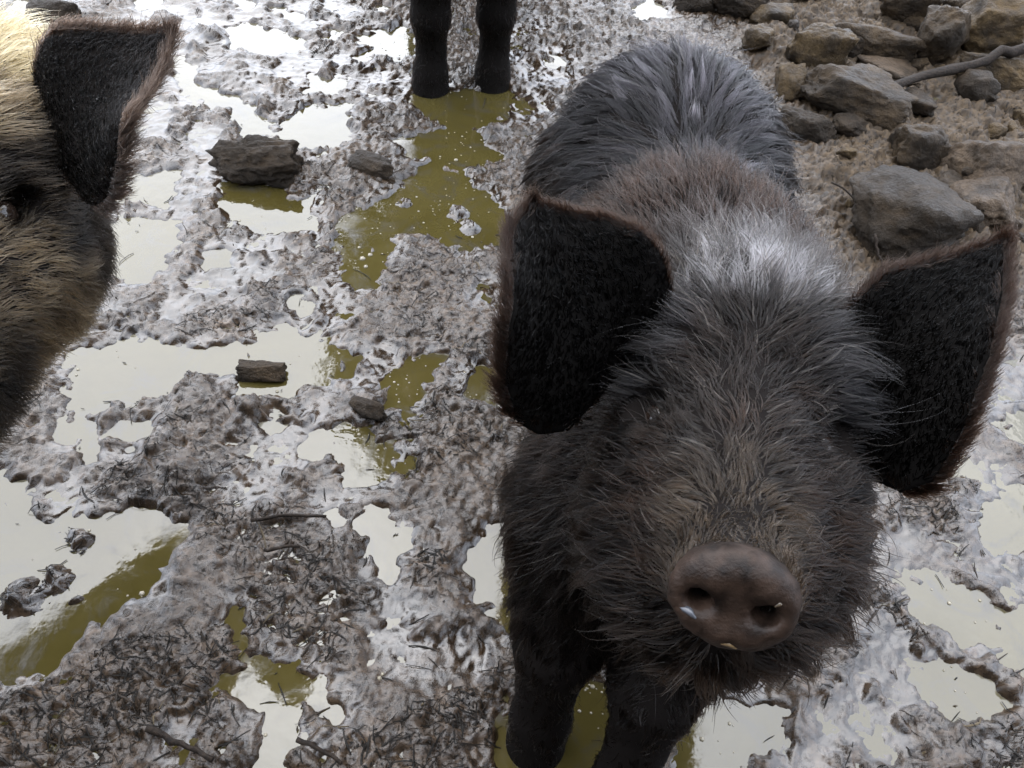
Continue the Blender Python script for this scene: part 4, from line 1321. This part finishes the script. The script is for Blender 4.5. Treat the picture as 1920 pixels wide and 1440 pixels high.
def stick(pa, pb, h0, h1, r0, r1, label, name='stick', group='sticks on the bank', bend=0.006, seed=1, n=9, hidden=0.0):
    rng = np.random.default_rng(seed)
    a = G(*pa, h0); b = G(*pb, h1)
    b = b + (b - a) * hidden
    pts = []
    off = np.cumsum(rng.normal(0, bend * 0.35, (n, 3)), 0); off -= np.linspace(0, 1, n)[:, None] * off[-1]
    for i in range(n):
        t = i / (n - 1); pts.append(a + (b - a) * t + off[i])
    V, F = tube(pts, np.linspace(r0, r1, n) * (1 + 0.1 * rng.normal(size=n)), 10, 0.05, seed)
    o = mesh_obj(name, V, np.array(F, dtype=object), M_STICK, origin=np.array((a[0], a[1], 0)))
    tag(o, label, 'stick', group)


stick((1662, 176), (1925, 92), 0.060, 0.110, 0.0095, 0.0130, 'long dark stick lying across the bank against the tan boulder', seed=2, hidden=.15, bend=.02, n=12)
stick((1682, 190), (1692, 236), 0.05, 0.03, 0.005, 0.004, 'short dark stick poking down beside the largest flat slab', seed=3)
stick((1640, 442), (1660, 520), 0.07, 0.03, 0.003, 0.0022, 'thin twig standing in front of the mud-caked boulder', 'twig', 'twigs on the bank', seed=4)
stick((1636, 400), (1664, 452), 0.07, 0.05, 0.0018, 0.0016, 'straw-coloured thin twig hanging from the mud-caked boulder', 'twig', 'twigs on the bank', seed=5)
stick((1560, 340), (1640, 400), 0.05, 0.05, 0.002, 0.0016, 'fine root trailing from the pig toward the mud-caked boulder', 'twig', 'twigs on the bank', seed=6)
stick((470, 975), (612, 968), 0.02, 0.02, 0.0028, 0.002, 'thin dark stem lying flat in the trodden straw', 'stem', 'stems in the trodden mud', .004, seed=7)
stick((498, 1028), (562, 1024), 0.02, 0.02, 0.0026, 0.002, 'short dark stem below the long flat stem', 'stem', 'stems in the trodden mud', .003, seed=8)
stick((275, 1365), (398, 1425), 0.022, 0.022, 0.0042, 0.003, 'thick pale stem half buried by the puddle', 'stem', 'stems in the trodden mud', .004, seed=9)
stick((560, 1385), (640, 1432), 0.018, 0.018, 0.003, 0.002, 'brown stem on the far bank of the bottle-necked puddle', 'stem', 'stems in the trodden mud', .004, seed=10)

# ------------------------------------------------------------------ straw litter (nobody could count it)
M_STRAW = mat_attr('wet_straw', 0.55, 0.0006, 1.25)
sv, sf, stint = [], [], []
NS = 7000
px_ = RNG.uniform(-30, 1950, NS * 4); py_ = RNG.uniform(-10, 1450, NS * 4)
made = 0
for i in range(NS * 4):
    if made >= NS: break
    c = G(px_[i], py_[i])
    ii = int(np.clip(np.searchsorted(gx, c[0]), 0, len(gx) - 1)); jj = int(np.clip(np.searchsorted(gy, c[1]), 0, len(gy) - 1))
    if rough[jj, ii] < 0.6 and RNG.random() > 0.02: continue
    if perlin(np.array([c[0] * 6.0]), np.array([c[1] * 6.0]))[0] + 0.4 * RNG.random() < 0.1 and RNG.random() > 0.12: continue
    if bank[jj, ii] > 0.4 and RNG.random() > 0.35: continue
    L_ = 0.004 + 0.040 * RNG.random() ** 3.2; wd_ = RNG.uniform(0.0004, 0.0014); th = RNG.normal(0.25, 1.0)
    d = np.array((math.cos(th), math.sin(th))); pr = np.array((-d[1], d[0])); cb = RNG.normal(0, 11.0)
    k0 = len(sv)
    for q in range(5):
        s_ = (q / 4 - .5) * L_
        p = c[:2] + d * s_ + pr * cb * s_ * s_
        z = max(ground_z(*p), 0.0)
        wq = wd_ * (1 - 0.5 * abs(q / 4 - .5) * 2)
        lift_ = 0.0008 + 0.0012 * RNG.random()
        sv.append((*(p + pr * wq), z + lift_)); sv.append((*p, z + lift_ + 0.0009)); sv.append((*(p - pr * wq), z + lift_))
    for q in range(4):
        a = k0 + q * 3
        sf.append((a, a + 1, a + 4, a + 3)); sf.append((a + 1, a + 2, a + 5, a + 4))
    u_ = RNG.random()
    col_ = np.array((0.005, 0.0038, 0.0026)) if u_ < .72 else (np.array((0.016, 0.0115, 0.008)) if u_ < .975 else np.array((0.05, 0.038, 0.022)))
    stint += [col_ * RNG.uniform(.7, 1.3)] * 15
    made += 1
straw = mesh_obj('straw_litter', np.array(sv), np.array(sf), M_STRAW, attrs={'tint': np.array(stint)})
tag(straw, 'short dark bits of straw trodden all over the mud', 'straw', kind='stuff')

# ------------------------------------------------------------------ foam bubbles on the water
M_BUB = mat_plain('foam', (0.16, 0.14, 0.10), 0.15, 0, 200, 0.3)
bv, bf = [], []
bm = bmesh.new(); bmesh.ops.create_icosphere(bm, subdivisions=1, radius=1.0)
uv_ = np.array([v.co for v in bm.verts]); uf_ = np.array([[v.index for v in f.verts] for f in bm.faces]); bm.free()
spots = []
for (x, y, r, n) in [(690, 440, 60, 26), (800, 420, 80, 26), (880, 300, 60, 22), (870, 400, 60, 24), (740, 80, 35, 10), (770, 720, 45, 16), (690, 845, 50, 14), (900, 720, 40, 18), (960, 1150, 40, 9),
                     (1110, 1320, 70, 26), (1130, 1260, 40, 12), (1000, 1400, 60, 14), (200, 1050, 160, 16), (540, 1300, 120, 10), (560, 680, 120, 12), (230, 700, 100, 10), (700, 1300, 40, 3), (1380, 1390, 80, 8), (1800, 1150, 80, 8), (870, 210, 80, 26), (480, 380, 60, 8), (1800, 1300, 60, 6)]:
    for _ in range(n):
        a_ = RNG.uniform(0, 2 * math.pi); q = r * math.sqrt(RNG.random())
        spots.append((x + q * math.cos(a_), y + q * math.sin(a_), RNG.choice([.0012, .0018, .0026, .0034], p=[.45, .35, .15, .05])))
spots += [(716, 1298, .005), (266, 1113, .004), (1316, 1386, .0035), (680, 485, .006), (694, 478, .005), (686, 500, .0045), (855, 300, .005)]
for (x, y, r) in spots:
    c = G(x, y); z = max(ground_z(c[0], c[1]), 0)
    if z > 0.004: continue
    k0 = len(bv)
    bv += [tuple(c * (1, 1, 0) + v * (r, r, r * .6) + (0, 0, z)) for v in uv_]
    bf += [tuple(f + k0) for f in uf_]
bub = mesh_obj('foam_bubbles', np.array(bv), np.array(bf), M_BUB)
tag(bub, 'tiny pale foam bubbles floating on the puddles', 'foam', kind='stuff')


# ------------------------------------------------------------------ slim leafy stand-in past the far pig, unseen, added to turn puddle reflections olive
def add_reflection_tree():
    rng = np.random.default_rng(51)
    root = empty('added_tree', (-0.42, 2.66, 0.0))
    tag(root, 'slim leafy stand-in behind the black legs, unseen, added for the olive reflections in the puddles', 'added_tree')
    bark = mat_plain('bark', (0.06, 0.05, 0.04), 0.8, 0.004, 60, 0.4)
    leafm = mat_plain('leaf', (0.035, 0.045, 0.012), 0.5, 0, 30, 0.4)
    pts = [np.array((-0.42, 2.66, -0.03)) + np.array((0.02 * math.sin(z * 2), -0.03 * z, z)) for z in np.linspace(0, 2.5, 14)]
    V, F = tube(pts, np.linspace(0.055, 0.012, 14), 10, .06, 5)
    mesh_obj('trunk', V, np.array(F, dtype=object), bark, root)
    for i in range(9):
        z = 0.9 + i * 0.17; a = i * 2.4
        p0 = np.array((-0.42, 2.66 - .03 * z, z)); d = np.array((math.cos(a), math.sin(a), .55))
        V, F = tube([p0, p0 + d * .12, p0 + d * .24 + (0, 0, .04)], [.012, .008, .003], 6)
        mesh_obj('branch', V, np.array(F, dtype=object), bark, root)
    lv, lf = [], []
    n = 0
    while n < 9500:
        q = rng.uniform(-1, 1, 3)
        r = np.linalg.norm(q)
        if r > 1 or rng.random() > 0.35 + 0.65 * r: continue
        c = np.array((-0.45, 2.56, 1.72)) + q * (0.36 + .04 * math.sin(q[2] * 7), 0.32, 0.92)
        a = unit(rng.normal(0, 1, 3)); b = unit(np.cross(a, rng.normal(0, 1, 3))); L_ = rng.uniform(.04, .07)
        k0 = len(lv); lv += [c - a * L_ * .5, c + b * L_ * .28 + (0, 0, .004), c + a * L_ * .5, c - b * L_ * .28 + (0, 0, .004)]
        lf.append((k0, k0 + 1, k0 + 2, k0 + 3)); n += 1
    mesh_obj('crown', np.array(lv), np.array(lf), leafm, root, smooth=False)


add_reflection_tree()


# ------------------------------------------------------------------ unseen board wall added behind the viewpoint: keeps the sky off whatever faces the camera
def sky_blocker():
    root = empty('sky_blocker_wall', (0, -1.7, 0))
    tag(root, 'tall dark wall of upright boards, unseen, added behind the viewpoint to block the sky', 'wall')
    m = mat_plain('blocker_board', (0.06, 0.05, 0.04), 0.8, 0.003, 20, 0.35)
    rng = np.random.default_rng(61)
    for i in range(40):
        x = -4 + i * 0.2
        hgt = 3.4 + rng.uniform(-.02, .02); y1 = -1.7 + rng.uniform(-.006, .006)
        bx0, bx1 = x + .003, x + .197
        v = [(a, b, c) for a in (bx0, bx1) for b in (y1 - .03, y1) for c in (-.02, hgt)]
        f = [(0, 1, 3, 2), (4, 6, 7, 5), (0, 4, 5, 1), (2, 3, 7, 6), (0, 2, 6, 4), (1, 5, 7, 3)]
        mesh_obj('board', np.array(v), np.array(f), m, root, smooth=False)
    for z in (0.5, 1.8, 3.1):
        v = [(a, b, c) for a in (-4, 4) for b in (-1.80, -1.739) for c in (z, z + .1)]
        mesh_obj('rail', np.array(v), np.array(f), m, root, smooth=False)


sky_blocker()
